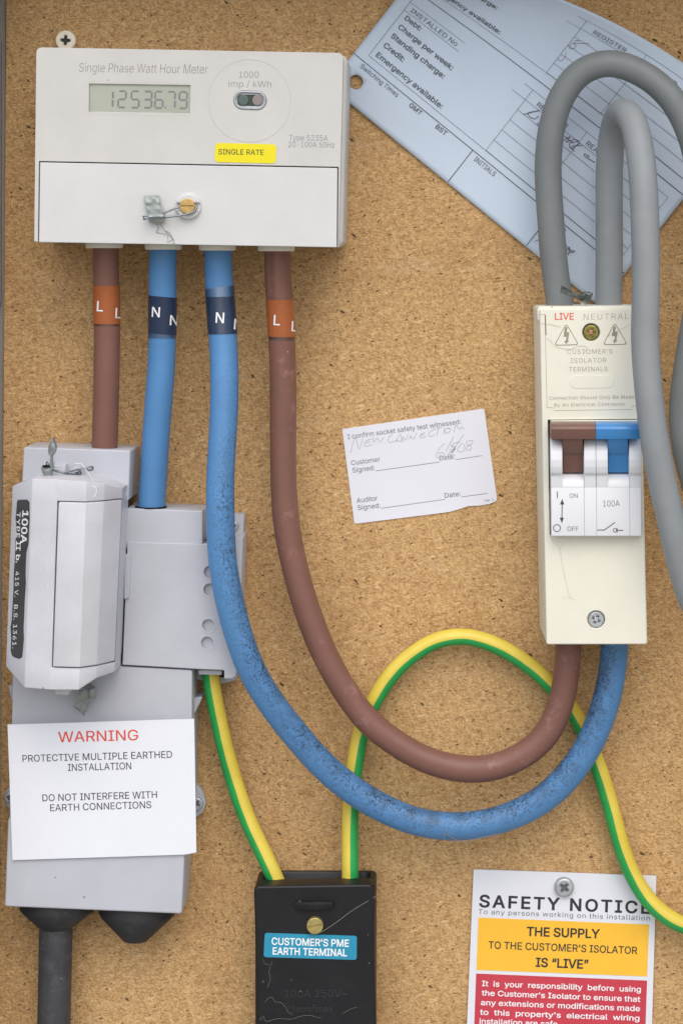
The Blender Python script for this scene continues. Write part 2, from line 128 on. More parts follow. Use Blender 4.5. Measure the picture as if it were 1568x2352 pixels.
't':(227,'204,379 204,327 6,327 6,379|65,471 126,471 126,98 127,83 130,70 136,61 144,55 156,51 170,50 175,50 180,50 185,51 191,52 197,53 202,54 213,2 207,0 200,-2 192,-3 184,-3 176,-4 168,-4 138,-1 113,7 92,21 77,41 68,64 65,93'),
'u':(410,'182,-5 158,-3 135,2 115,11 97,23 82,39 69,59 60,82 54,109 53,139 53,379 114,379 114,144 116,117 124,94 137,75 154,61 175,53 200,50 218,51 234,55 249,62 263,71 274,83 283,97 290,113 295,132 296,153 296,379 357,379 357,0 298,0 298,92 307,92 294,60 277,35 257,17 234,5 209,-3'),
'v':(389,'163,0 17,379 84,379 165,155 173,132 180,110 187,87 193,64 199,42 206,21 184,21 191,42 197,64 203,87 209,110 216,132 224,155 305,379 371,379 226,0'),
'w':(567,'138,0 23,379 87,379 133,214 140,190 147,164 154,137 161,107 168,75 175,41 165,41 172,74 179,105 186,135 192,163 199,189 206,214 252,379 316,379 362,214 368,189 375,163 382,136 388,106 395,75 402,41 391,41 399,75 406,106 413,135 420,163 427,189 434,214 480,379 545,379 429,0 368,0 319,172 314,189 309,207 305,225 300,243 295,262 291,280 286,299 281,318 277,338 291,338 286,319 281,299 277,280 272,262 267,243 263,225 258,207 253,189 248,172 199,0'),
'x':(379,'21,0 171,218 171,171 29,379 100,379 147,306 159,287 170,270 179,253 188,237 198,221 207,206 175,206 185,221 194,237 202,253 211,270 222,287 233,306 282,379 352,379 209,169 209,214 358,0 287,0 231,85 219,103 209,120 200,136 191,152 182,167 173,182 205,182 195,167 187,152 178,136 170,120 160,103 148,85 91,0'),
'y':(389,'47,-139 61,-86 71,-87 83,-89 94,-90 104,-89 113,-86 122,-81 130,-74 138,-64 145,-51 151,-36 163,-1 17,379 84,379 165,155 173,132 180,109 187,87 193,64 199,42 206,21 184,21 190,42 196,64 202,87 209,110 216,132 224,155 305,379 371,379 204,-58 196,-77 187,-93 177,-107 165,-119 153,-128 139,-136 125,-141 109,-144 91,-145 82,-145 73,-144 65,-143 57,-142 52,-140'),
'z':(380,'42,0 42,46 254,320 254,323 48,323 48,379 333,379 333,331 126,60 126,56 339,56 339,0'),
'~':(453,'52,150 53,176 58,199 66,218 76,233 89,246 103,255 119,261 135,265 151,266 168,265 183,262 197,256 212,247 228,235 246,221 257,211 267,204 275,198 282,195 290,193 299,192 312,194 323,199 332,207 339,219 343,234 344,253 400,253 399,226 394,204 386,185 376,170 364,157 349,148 334,142 318,138 301,137 284,138 269,141 254,148 239,156 224,168 207,182 195,191 185,199 177,204 170,208 162,210 154,210 141,209 130,204 121,196 114,185 109,169 108,150'),
'²':(305,'39,306 39,348 154,439 164,447 173,455 181,462 188,468 193,474 198,481 201,487 203,493 203,500 201,512 196,522 187,530 176,536 163,539 148,540 133,539 120,536 108,529 100,521 95,511 93,499 37,499 40,524 51,545 68,563 91,576 117,584 148,587 180,584 207,576 230,564 247,547 257,527 261,505 260,497 259,489 257,482 254,474 250,466 245,457 238,449 229,439 219,429 206,419 192,407 175,395 121,355 121,353 269,353 269,306'),
'’':(177,'52,318 82,509 151,509 98,318'),
'“':(300,'52,318 104,509 151,509 121,318|175,318 228,509 274,509 244,318'),
'”':(300,'52,318 82,509 151,509 98,318|175,318 205,509 274,509 222,318'),
}

# ------------------------------------------------------------------ helpers
def W(px, py, d=0.0):
    """point of the survey grid, d millimetres in front of the board"""
    k = (1000.0 - d) / 1000.0
    return Vector(((px - CX) * S * k, -d / 1000.0, (CY - py) * S * k))

def lin(h):
    h = h.lstrip('#')
    out = []
    for i in (0, 2, 4):
        c = int(h[i:i + 2], 16) / 255
        out.append(c / 12.92 if c <= 0.04045 else ((c + 0.055) / 1.055) ** 2.4)
    return (out[0], out[1], out[2], 1)

def mk(v, dt):
    return Vector(v)

def thing(name, label, cat, at, group=None):
    o = bpy.data.objects.new(name, None)
    o.empty_display_size = 0.01
    COL.objects.link(o)
    o.location = at
    o['label'] = label
    o['category'] = cat
    if group:
        o['group'] = group
    return o

def tag(o, label, cat, group=None):
    o['label'] = label
    o['category'] = cat
    if group:
        o['group'] = group
    return o

def base_of(o):
    v = Vector((0, 0, 0))
    while o is not None:
        v = v + o.location
        o = o.parent
    return v

def link(name, me, mat, parent=None):
    o = bpy.data.objects.new(name, me)
    COL.objects.link(o)
    if mat is not None:
        me.materials.append(mat)
    if parent is not None:
        off = base_of(parent)
        me.transform(Matrix.Translation(-off))
        o.parent = parent
    else:
        # origin at the middle of the mesh
        if len(me.vertices):
            c = sum((v.co for v in me.vertices), Vector()) / len(me.vertices)
            me.transform(Matrix.Translation(-c))
            o.location = c
    return o

def build(name, verts, faces, mat, parent=None, smooth=False, angle=None):
    me = bpy.data.meshes.new(name)
    me.from_pydata([tuple(v) for v in verts], [], faces)
    me.update()
    if smooth:
        me.polygons.foreach_set('use_smooth', [True] * len(me.polygons))
        if angle:
            me.set_sharp_from_angle(angle=math.radians(angle))
    return link(name, me, mat, parent)

def from_bm(name, bm, mat, parent=None):
    me = bpy.data.meshes.new(name)
    bm.to_mesh(me)
    bm.free()
    return link(name, me, mat, parent)

def area2(loop):
    return sum(loop[i][0] * loop[(i + 1) % len(loop)][1] - loop[(i + 1) % len(loop)][0] * loop[i][1] for i in range(len(loop)))

def ccw(loop):
    return loop if area2(loop) > 0 else loop[::-1]

def grid_loop(pts, d):
    return ccw([(W(x, y, d).x, W(x, y, d).z) for x, y in pts])

def fillet(loop, r, seg=5):
    """round the corners of a 2D loop; r one number or one per corner"""
    n = len(loop)
    rs = r if isinstance(r, (list, tuple)) else [r] * n
    out = []
    for i in range(n):
        p = Vector(loop[i]); a = Vector(loop[i - 1]); b = Vector(loop[(i + 1) % n])
        u = (a - p); v = (b - p)
        lu, lv = u.length, v.length
        if rs[i] <= 0 or lu < 1e-9 or lv < 1e-9:
            out.append(tuple(p)); continue
        u /= lu; v /= lv
        ang = math.acos(max(-1, min(1, u.dot(v))))
        if ang > 3.0:
            out.append(tuple(p)); continue
        t = min(rs[i] / math.tan(ang / 2), lu * 0.48, lv * 0.48)
        rad = t * math.tan(ang / 2)
        p0 = p + u * t; p1 = p + v * t
        c = p + (u + v).normalized() * (rad / math.sin(ang / 2))
        a0 = math.atan2(p0.y - c.y, p0.x - c.x); a1 = math.atan2(p1.y - c.y, p1.x - c.x)
        da = (a1 - a0 + math.pi) % (2 * math.pi) - math.pi
        for k in range(seg + 1):
            t_ = a0 + da * k / seg
            out.append((c.x + rad * math.cos(t_), c.y + rad * math.sin(t_)))
    return out

def offset(loop, amt):
    """move a CCW loop inwards by amt"""
    n = len(loop); out = []
    for i in range(n):
        p = Vector(loop[i]); a = Vector(loop[i - 1]); b = Vector(loop[(i + 1) % n])
        e1 = (p - a); e2 = (b - p)
        if e1.length < 1e-9: e1 = e2
        if e2.length < 1e-9: e2 = e1
        e1 = e1.normalized(); e2 = e2.normalized()
        n1 = Vector((-e1.y, e1.x)); n2 = Vector((-e2.y, e2.x))
        m = (n1 + n2) / max(0.3, 1 + n1.dot(n2))
        q = p + m * amt
        out.append((q.x, q.y))
    return out

def inside(p, poly):
    c = False
    j = len(poly) - 1
    for i in range(len(poly)):
        if (poly[i][1] > p[1]) != (poly[j][1] > p[1]) and p[0] < (poly[j][0] - poly[i][0]) * (p[1] - poly[i][1]) / (poly[j][1] - poly[i][1]) + poly[i][0]:
            c = not c
        j = i
    return c

def fill_cap(bm, outer, holes):
    """flat cap with holes between existing vertex loops"""
    vv, ee, loops2 = [], [], []
    for lp in [outer] + list(holes):
        o = len(vv)
        vv += lp
        ee += [(o + i, o + (i + 1) % len(lp)) for i in range(len(lp))]
        loops2.append([(v.co.x * 1000, v.co.z * 1000) for v in lp])
    co, _, fc, ov, _, _ = geometry.delaunay_2d_cdt([Vector((v.co.x * 1000, v.co.z * 1000)) for v in vv], ee, [], 0, 1e-6)
    for f in fc:
        c = [sum(co[i][k] for i in f) / len(f) for k in (0, 1)]
        if not inside(c, loops2[0]) or any(inside(c, h) for h in loops2[1:]):
            continue
        try:
            nf = bm.faces.new([vv[ov[i][0]] for i in f])
            nf.smooth = False
        except (ValueError, IndexError):
            pass

def prism(name, loop, df, db, mat, parent=None, bev=0.6, holes=(), draft=0.0, seg=3, rim=0.0):
    """loop in board metres, front face at df mm, back at db mm, rounded front rim; holes = (loop, depth mm[, floor?])"""
    bm = bmesh.new()
    loop = ccw(loop)
    rings = []
    rings.append((offset(loop, -draft / 1000), db))
    if bev > 0:
        for i in range(seg + 1):
            t = math.pi / 2 * i / seg
            rings.append((offset(loop, bev / 1000 * (1 - math.cos(t))), df - bev + bev * math.sin(t)))
    else:
        rings.append((loop, df))
    vs = []
    for lp, d in rings:
        vs.append([bm.verts.new((x, -d / 1000, z)) for x, z in lp])
    n = len(loop)
    for a, b in zip(vs[:-1], vs[1:]):
        for i in range(n):
            f = bm.faces.new((a[i], a[(i + 1) % n], b[(i + 1) % n], b[i]))
            f.smooth = True
    if not any(h[1] < 0 for h in holes):
        bm.faces.new(vs[0][::-1])
    hole_tops = []
    for h in holes:
        hl = ccw(h[0]); hd = abs(h[1])
        hb = h[2] if len(h) > 2 else 0.15
        tops = [bm.verts.new((x, -df / 1000, z)) for x, z in offset(hl, -hb / 1000)]
        mid = [bm.verts.new((x, -(df - hb) / 1000, z)) for x, z in hl]
        bot = [bm.verts.new((x, -(df - hd) / 1000, z)) for x, z in hl]
        m = len(hl)
        for i in range(m):
            j = (i + 1) % m
            bm.faces.new((tops[i], tops[j], mid[j], mid[i]))
            bm.faces.new((mid[i], mid[j], bot[j], bot[i]))
        if h[1] > 0:          # a negative depth leaves the hole open
            bm.faces.new(bot)
        hole_tops.append(tops)
    if holes:
        fill_cap(bm, vs[-1], hole_tops)
    else:
        bm.faces.new(vs[-1])
    bmesh.ops.recalc_face_normals(bm, faces=bm.faces)
    for e in bm.edges:
        if len(e.link_faces) == 2 and (e.calc_face_angle(0) > 0.87 or not (e.link_faces[0].smooth and e.link_faces[1].smooth)):
            e.smooth = False
    me = bpy.data.meshes.new(name)
    bm.to_mesh(me); bm.free()
    return link(name, me, mat, parent)

def gprism(name, pts, df, db, mat, parent=None, r=0.0, **kw):
    lp = grid_loop(pts, df)
    if r:
        lp = fillet(lp, r / 1000)
    return prism(name, lp, df, db, mat, parent, **kw)

def circle(px, py, r_px, d, n=32):
    c = W(px, py, d); r = r_px * S * (1000 - d) / 1000
    return [(c.x + r * math.cos(2 * math.pi * i / n), c.z + r * math.sin(2 * math.pi * i / n)) for i in range(n)]

def stadium(x0, x1, y, r, d, dy=0.0, n=12):
    pts = []
    for i in range(n + 1):
        t = -math.pi / 2 + math.pi * i / n
        pts.append((x1 - r + r * math.cos(t), y + dy + r * math.sin(t)))
    for i in range(n + 1):
        t = math.pi / 2 + math.pi * i / n
        pts.append((x0 + r + r * math.cos(t), y + r * math.sin(t)))
    return grid_loop(pts, d)

def grid_shell(name, rows, back, mat, parent=None, skip=(), bev=0.5, hole_back=None, seg=2):
    """rows x columns of (px, py, d): the front, its borders drawn straight back to `back` mm"""
    bm = bmesh.new()
    V = [[bm.verts.new(W(*p)) for p in r] for r in rows]
    for i in range(len(rows) - 1):
        for j in range(len(rows[0]) - 1):
            if (i, j) in skip:
                continue
            bm.faces.new((V[i][j], V[i + 1][j], V[i + 1][j + 1], V[i][j + 1]))
    loose = [v for v in bm.verts if not v.link_faces]
    bmesh.ops.delete(bm, geom=loose, context='VERTS')
    bmesh.ops.recalc_face_normals(bm, faces=bm.faces)
    be = [e for e in bm.edges if e.is_boundary]
    ret = bmesh.ops.extrude_edge_only(bm, edges=be)
    nv = [g for g in ret['geom'] if isinstance(g, bmesh.types.BMVert)]
    for v in nv:
        v.co.y = -back / 1000.0
    bmesh.ops.recalc_face_normals(bm, faces=bm.faces)
    # make sure the front looks at the camera
    if sum(f.normal.y * f.calc_area() for f in bm.faces) > 0:
        bmesh.ops.reverse_faces(bm, faces=bm.faces)
    if bev > 0:
        es = [e for e in bm.edges if not e.is_boundary and len(e.link_faces) == 2 and e.calc_face_angle(0) > 0.12]
        bmesh.ops.bevel(bm, geom=es, offset=bev / 1000, segments=seg, affect='EDGES', profile=0.5, clamp_overlap=True)
    for f in bm.faces:
        f.smooth = True
    me = bpy.data.meshes.new(name)
    bm.to_mesh(me); bm.free()
    me.set_sharp_from_angle(angle=math.radians(28))
    return link(name, me, mat, parent)

def catmull(P, n=12):
    out = []
    Q = [P[0] * 2 - P[1]] + P + [P[-1] * 2 - P[-2]]
    for i in range(1, len(Q) - 2):
        p0, p1, p2, p3 = Q[i - 1], Q[i], Q[i + 1], Q[i + 2]
        # centripetal parameters keep unevenly spaced points free of kinks
        t0 = 0.0
        t1 = t0 + max(1e-9, (p1 - p0).length) ** 0.5
        t2 = t1 + max(1e-9, (p2 - p1).length) ** 0.5
        t3 = t2 + max(1e-9, (p3 - p2).length) ** 0.5
        for k in range(n):
            t = t1 + (t2 - t1) * k / n
            a1 = p0 * ((t1 - t) / (t1 - t0)) + p1 * ((t - t0) / (t1 - t0))
            a2 = p1 * ((t2 - t) / (t2 - t1)) + p2 * ((t - t1) / (t2 - t1))
            a3 = p2 * ((t3 - t) / (t3 - t2)) + p3 * ((t - t2) / (t3 - t2))
            b1 = a1 * ((t2 - t) / (t2 - t0)) + a2 * ((t - t0) / (t2 - t0))
            b2 = a2 * ((t3 - t) / (t3 - t1)) + a3 * ((t - t1) / (t3 - t1))
            out.append(b1 * ((t2 - t) / (t2 - t1)) + b2 * ((t - t1) / (t2 - t1)))
    out.append(P[-1].copy())
    return out

def relax(path, it):
    for _ in range(it):
        q = [p.copy() for p in path]
        for i in range(1, len(path) - 1):
            q[i] = path[i] * 0.5 + (path[i - 1] + path[i + 1]) * 0.25
        path = q
    return path

def tube_pts(path, r, name, mat, parent=None, n=28, transport=False, smooth_it=0, wob=0.0):
    if smooth_it:
        path = relax(path, smooth_it)
    m = len(path)
    T = [(path[min(i + 1, m - 1)] - path[max(i - 1, 0)]).normalized() for i in range(m)]
    front = Vector((0, -1, 0))
    N = (front - T[0] * front.dot(T[0])).normalized()
    verts, faces, uv = [], [], []
    length = 0.0
    for i in range(m):
        if transport and i > 0:
            N = (N - T[i] * N.dot(T[i])).normalized()
        else:
            N = (front - T[i] * front.dot(T[i])).normalized()
        B = T[i].cross(N)
        if i:
            length += (path[i] - path[i - 1]).length
        rr = r(i / (m - 1)) if callable(r) else r * (1 + wob * (math.sin(length * 61 + r) + 0.7 * math.sin(length * 143 + 2 * r)))
        for k in range(n):
            a = 2 * math.pi * k / n
            verts.append(path[i] + (N * math.cos(a) + B * math.sin(a)) * rr / 1000)
        uv.append(length)
    for i in range(m - 1):
        for k in range(n):
            faces.append((i * n + k, i * n + (k + 1) % n, (i + 1) * n + (k + 1) % n, (i + 1) * n + k))
    nside = len(faces)
    faces.append(tuple(range(n))[::-1])
    faces.append(tuple((m - 1) * n + k for k in range(n)))
    me = bpy.data.meshes.new(name)
    me.from_pydata([tuple(v) for v in verts], [], faces)
    lay = me.uv_layers.new(name="UVMap")
    for p in me.polygons:
        if p.index >= nside:
            for li in p.loop_indices:
                lay.data[li].uv = (0, 0)
            continue
        k = p.index % n; i = p.index // n
        cs = ((k / n, uv[i]), ((k + 1) / n, uv[i]), ((k + 1) / n, uv[i + 1]), (k / n, uv[i + 1]))
        for li, c in zip(p.loop_indices, cs):
            lay.data[li].uv = (c[0], c[1] * 1000)
        p.use_smooth = True
    me.update()
    bm = bmesh.new(); bm.from_mesh(me)
    bmesh.ops.recalc_face_normals(bm, faces=bm.faces)
    bm.to_mesh(me); bm.free()
    return link(name, me, mat, parent)

PATHS = {}
def tube(name, pts, r, mat, parent=None, sub=8, **kw):
    path = catmull([W(*p) for p in pts], sub)
    if len(path) > 60:
        for i, p in enumerate(path):
            p.x += 0.00016 * math.sin(i * 0.21 + len(path))
            p.z += 0.00013 * math.sin(i * 0.17 + 2.0)
    kw.setdefault('wob', 0.008)
    o = tube_pts(path, r, name, mat, parent, **kw)
    PATHS[o.name] = relax(path, kw['smooth_it']) if kw.get('smooth_it') else path
    return o

def centre_of(o, z0, z1):
    """cable centre (x mm, depth mm) as a function of height, between two heights"""
    P = sorted([p for p in PATHS[o.name] if z0 - .02 < p.z < z1 + .02], key=lambda p: p.z)
    def f(z):
        for a, b in zip(P[:-1], P[1:]):
            if a.z <= z <= b.z:
                t = (z - a.z) / max(1e-9, b.z - a.z)
                return (a.x + (b.x - a.x) * t) * 1000, -(a.y + (b.y - a.y) * t) * 1000
        q = P[0] if z < P[0].z else P[-1]
        return q.x * 1000, -q.y * 1000
    return f

def sheet(name, pts, d, mat, parent=None, t=0.2, r=0.0, holes=()):
    """thin flat label, front at d mm"""
    lp = grid_loop(pts, d)
    if r:
        lp = fillet(lp, r / 1000)
    return prism(name, lp, d, d - t, mat, parent, bev=0.0, holes=holes)

_txt_cache = {}
def winding(p, loops):
    w = 0
    for lp in loops:
        for i in range(len(lp)):
            a, b = lp[i - 1], lp[i]
            if a[1] <= p[1]:
                if b[1] > p[1] and (b[0] - a[0]) * (p[1] - a[1]) - (p[0] - a[0]) * (b[1] - a[1]) > 0:
                    w += 1
            elif b[1] <= p[1] and (b[0] - a[0]) * (p[1] - a[1]) - (p[0] - a[0]) * (b[1] - a[1]) < 0:
                w -= 1
    return w

_gl = {}
def glyph(ch, bold):
    """triangulated outline of one letter (cap height 509 units), stem thickened by bold on each side"""
    if (ch, bold) in _gl:
        return _gl[(ch, bold)]
    adv, outl = GLYPHS.get(ch, GLYPHS[' '])
    loops = []
    for lp in outl.split('|'):
        if not lp:
            continue
        pts = [tuple(float(c) for c in q.split(',')) for q in lp.split(' ')]
        if pts[0] == pts[-1]:
            pts.pop()
        loops.append(pts)
    if loops:
        big = max(loops, key=lambda l: abs(area2(l)))
        sgn = 1 if area2(big) > 0 else -1
        if bold:
            loops = [offset(l, -bold * 700 * sgn) for l in loops]
    vv, ee = [], []
    for l in loops:
        o = len(vv)
        vv += [Vector(p) for p in l]
        ee += [(o + i, o + (i + 1) % len(l)) for i in range(len(l))]
    res = (adv, [], [])
    if vv:
        co, _, fc, _, _, _ = geometry.delaunay_2d_cdt(vv, ee, [], 0, 1e-4)
        keep = []
        for f in fc:
            c = (sum(co[i].x for i in f) / len(f), sum(co[i].y for i in f) / len(f))
            if winding(c, loops):
                keep.append(tuple(f))
        res = (adv, [(c.x, c.y) for c in co], keep)
    _gl[(ch, bold)] = res
    return res

def glyphs(s, bold, slant, space):
    """filled outlines of a line of lettering, cap height 0.727"""
    key = (s, bold, slant, space)
    if key not in _txt_cache:
        vs, fs = [], []
        x = 0.0
        k = 0.727 / 509
        for ch in s:
            adv, gv_, gf = glyph(ch, bold)
            o = len(vs)
            vs += [((x + gx + slant * gy) * k, gy * k) for gx, gy in gv_]
            fs += [tuple(i + o for i in f) for f in gf]
            x += adv + (space - 1) * 420
        used = sorted({i for f in fs for i in f})
        mp = {i: n for n, i in enumerate(used)}
        _txt_cache[key] = ([vs[i] for i in used], [tuple(mp[i] for i in f) for f in fs])
    return _txt_cache[key]

def text(s, p0, p1, h, d, mat, parent, bold=0.0, slant=0.0, space=1.0, name='lettering', up=None, pos=None):
    """a line of lettering from baseline point p0 to p1 (survey grid), cap height h, on depth d (number or function)"""
    vs, fs = glyphs(s, bold, slant, space)
    x0 = min(v[0] for v in vs); x1 = max(v[0] for v in vs)
    dx, dy = p1[0] - p0[0], p1[1] - p0[1]
    L = math.hypot(dx, dy)
    ux, uy = dx / L, dy / L
    vx, vy = (uy, -ux) if up is None else up
    hh = h / 0.727
    out = []
    for x, y in vs:
        t = (x - x0) / (x1 - x0) * L
        px = p0[0] + ux * t + vx * y * hh
        py = p0[1] + uy * t + vy * y * hh
        if pos:
            out.append(pos(px, py))
        else:
            out.append(W(px, py, d(px, py) if callable(d) else d))
    fl = []
    for f in fs:
        a, b, c = out[f[0]], out[f[1]], out[f[2]]
        fl.append(f if (b - a).cross(c - a).y < 0 else f[::-1])
    return build(name, out, fl, mat, parent)

def strip(pts, w, d):
    """flat ribbon verts/faces along survey points"""
    vs, fs = [], []
    n = len(pts)
    for i, p in enumerate(pts):
        a = pts[max(i - 1, 0)]; b = pts[min(i + 1, n - 1)]
        dx, dy = b[0] - a[0], b[1] - a[1]
        l = math.hypot(dx, dy) or 1
        nx, ny = -dy / l * w / 2, dx / l * w / 2
        dd = d(p[0], p[1]) if callable(d) else d
        vs += [W(p[0] + nx, p[1] + ny, dd), W(p[0] - nx, p[1] - ny, dd)]
    for i in range(n - 1):
        fs.append((2 * i, 2 * i + 1, 2 * i + 3, 2 * i + 2))
    return vs, fs

def strips(name, lines, w, d, mat, parent, sub=0):
    V, F = [], []
    for ln in lines:
        ww = w
        pts = [Vector((p[0], p[1], 0)) for p in ln]
        if sub and len(pts) > 2:
            pts = catmull(pts, sub)
        elif sub:
            pts = [pts[0].lerp(pts[1], k / sub) for k in range(sub + 1)]
        vs, fs = strip([(p.x, p.y) for p in pts], ww, d)
        o = len(V)
        V += vs
        F += [tuple(i + o for i in f) for f in fs]
    return build(name, V, F, mat, parent)

# ------------------------------------------------------------------ materials
class NT:
    def __init__(self, name):
        self.m = bpy.data.materials.new(name)
        self.m.use_nodes = True
        self.t = self.m.node_tree
        self.b = self.t.nodes['Principled BSDF']
    def n(self, typ, **kw):
        nd = self.t.nodes.new(typ)
        for k, v in kw.items():
            setattr(nd, k, v)
        return nd
    def l(self, a, b):
        self.t.links.new(a, b)
    def mix(self, fac, a, b, mode='MIX'):
        nd = self.n('ShaderNodeMix', data_type='RGBA', blend_type=mode)
        for sock, val in ((nd.inputs['Factor'], fac), (nd.inputs[6], a), (nd.inputs[7], b)):
            if isinstance(val, (int, float)):
                sock.default_value = val
            elif isinstance(val, tuple):
                sock.default_value = val
            else:
                self.l(val, sock)
        return nd.outputs[2]
    def math(self, op, a, b=None, c=None):
        nd = self.n('ShaderNodeMath', operation=op)
        for i, v in enumerate((a, b, c)):
            if v is None: continue
            if isinstance(v, (int, float)):
                nd.inputs[i].default_value = v
            else:
                self.l(v, nd.inputs[i])
        return nd.outputs[0]
    def ramp(self, val, lo, hi):
        nd = self.n('ShaderNodeMapRange')
        nd.inputs['From Min'].default_value = lo
        nd.inputs['From Max'].default_value = hi
        self.l(val, nd.inputs['Value'])
        return nd.outputs['Result']
    def obj(self):
        return self.n('ShaderNodeTexCoord').outputs['Object']
    def noise(self, vec, scale, detail=4, rough=0.55, dist=0.0):
        nd = self.n('ShaderNodeTexNoise')
        nd.inputs['Scale'].default_value = scale
        nd.inputs['Detail'].default_value = detail
        nd.inputs['Roughness'].default_value = rough
        nd.inputs['Distortion'].default_value = dist
        if vec is not None:
            self.l(vec, nd.inputs['Vector'])
        return nd.outputs['Fac']
    def ragged(self, vec):
        """coordinates pushed about by fine noise, for specks without a round outline"""
        nz = self.n('ShaderNodeTexNoise'); nz.inputs['Scale'].default_value = 1100; nz.inputs['Detail'].default_value = 3
        self.l(vec, nz.inputs['Vector'])
        ma = self.n('ShaderNodeVectorMath', operation='MULTIPLY_ADD')
        self.l(nz.outputs['Color'], ma.inputs[0]); ma.inputs[1].default_value = (0.0016, 0.0016, 0.0016); self.l(vec, ma.inputs[2])
        return ma.outputs[0]
    def bump(self, h, strength, dist):
        nd = self.n('ShaderNodeBump')
        nd.inputs['Strength'].default_value = strength
        nd.inputs['Distance'].default_value = dist
        self.l(h, nd.inputs['Height'])
        self.l(nd.outputs[0], self.b.inputs['Normal'])

def plastic(name, hexc, rough=0.45, var=0.06, specks=0.0, speck_col='#3a342c', bump=0.15, spec=0.5, dust=0.0, dust_col='#b8b0a4', scratch=0.0):
    k = NT(name)
    vec = k.obj()
    c = lin(hexc)
    dark = tuple(x * (1 - var * 2.0) for x in c[:3]) + (1,)
    light = tuple(min(1, x * (1 + var)) for x in c[:3]) + (1,)
    big = k.noise(vec, 45, 5, 0.6)
    col = k.mix(k.ramp(big, 0.3, 0.7), dark, light)
    if dust:
        dn = k.noise(vec, 160, 6, 0.7, 0.6)
        col = k.mix(k.math('MULTIPLY', k.ramp(dn, 0.50, 0.80), dust), col, lin(dust_col))
    if scratch:
        mp = k.n('ShaderNodeMapping'); k.l(vec, mp.inputs['Vector'])
        mp.inputs['Scale'].default_value = (220, 60, 40); mp.inputs['Rotation'].default_value = (0, 0.5, 0)
        sn = k.noise(mp.outputs[0], 4.0, 3, 0.5)
        col = k.mix(k.math('MULTIPLY', k.ramp(sn, 0.62, 0.72), scratch), col, light)
    if specks:
        v = k.n('ShaderNodeTexVoronoi'); v.inputs['Scale'].default_value = 260
        k.l(k.ragged(vec), v.inputs['Vector'])
        sep = k.n('ShaderNodeSeparateColor'); k.l(v.outputs['Color'], sep.inputs[0])
        near = k.math('LESS_THAN', v.outputs['Distance'], k.math('MULTIPLY', k.math('MULTIPLY', sep.outputs[1], sep.outputs[2]), 0.22))
        pick = k.math('LESS_THAN', sep.outputs[0], specks)
        col = k.mix(k.math('MULTIPLY', k.math('MULTIPLY', near, pick), 0.75), col, lin(speck_col))
    k.l(col, k.b.inputs['Base Color'])
    fine = k.noise(vec, 900, 3, 0.6)
    r = k.n('ShaderNodeMapRange'); k.l(big, r.inputs['Value'])
    r.inputs['To Min'].default_value = rough - 0.06; r.inputs['To Max'].default_value = rough + 0.1
    k.l(r.outputs[0], k.b.inputs['Roughness'])
    k.b.inputs['Specular IOR Level'].default_value = spec
    if bump:
        k.bump(fine, bump, 0.0003)
    return k.m

def flat(name, hexc, rough=0.5, var=0.03, spec=0.4):
    return plastic(name, hexc, rough, var, bump=0.05, spec=spec)

def ink(name, hexc, fade=0.0, to='#cccccc', rough=0.5):
    k = NT(name)
    col = k.mix(k.math('MULTIPLY', k.ramp(k.noise(k.obj(), 700, 4, 0.7), 0.35, 0.7), fade), lin(hexc), lin(to))
    k.l(col, k.b.inputs['Base Color'])
    k.b.inputs['Roughness'].default_value = rough
    return k.m

def metal(name, hexc, rough=0.35, var=0.2, bump=0.3, metallic=1.0):
    k = NT(name)
    vec = k.obj()
    n = k.noise(vec, 500, 5, 0.65)
    c = lin(hexc)
    col = k.mix(k.ramp(n, 0.3, 0.7), tuple(x * (1 - var) for x in c[:3]) + (1,), tuple(min(1, x * (1 + var)) for x in c[:3]) + (1,))
    k.l(col, k.b.inputs['Base Color'])
    k.b.inputs['Metallic'].default_value = metallic
    r = k.n('ShaderNodeMapRange'); k.l(n, r.inputs['Value'])
    r.inputs['To Min'].default_value = max(0.05, rough - 0.15); r.inputs['To Max'].default_value = rough + 0.2
    k.l(r.outputs[0], k.b.inputs['Roughness'])
    k.bump(n, bump, 0.0006)
    return k.m

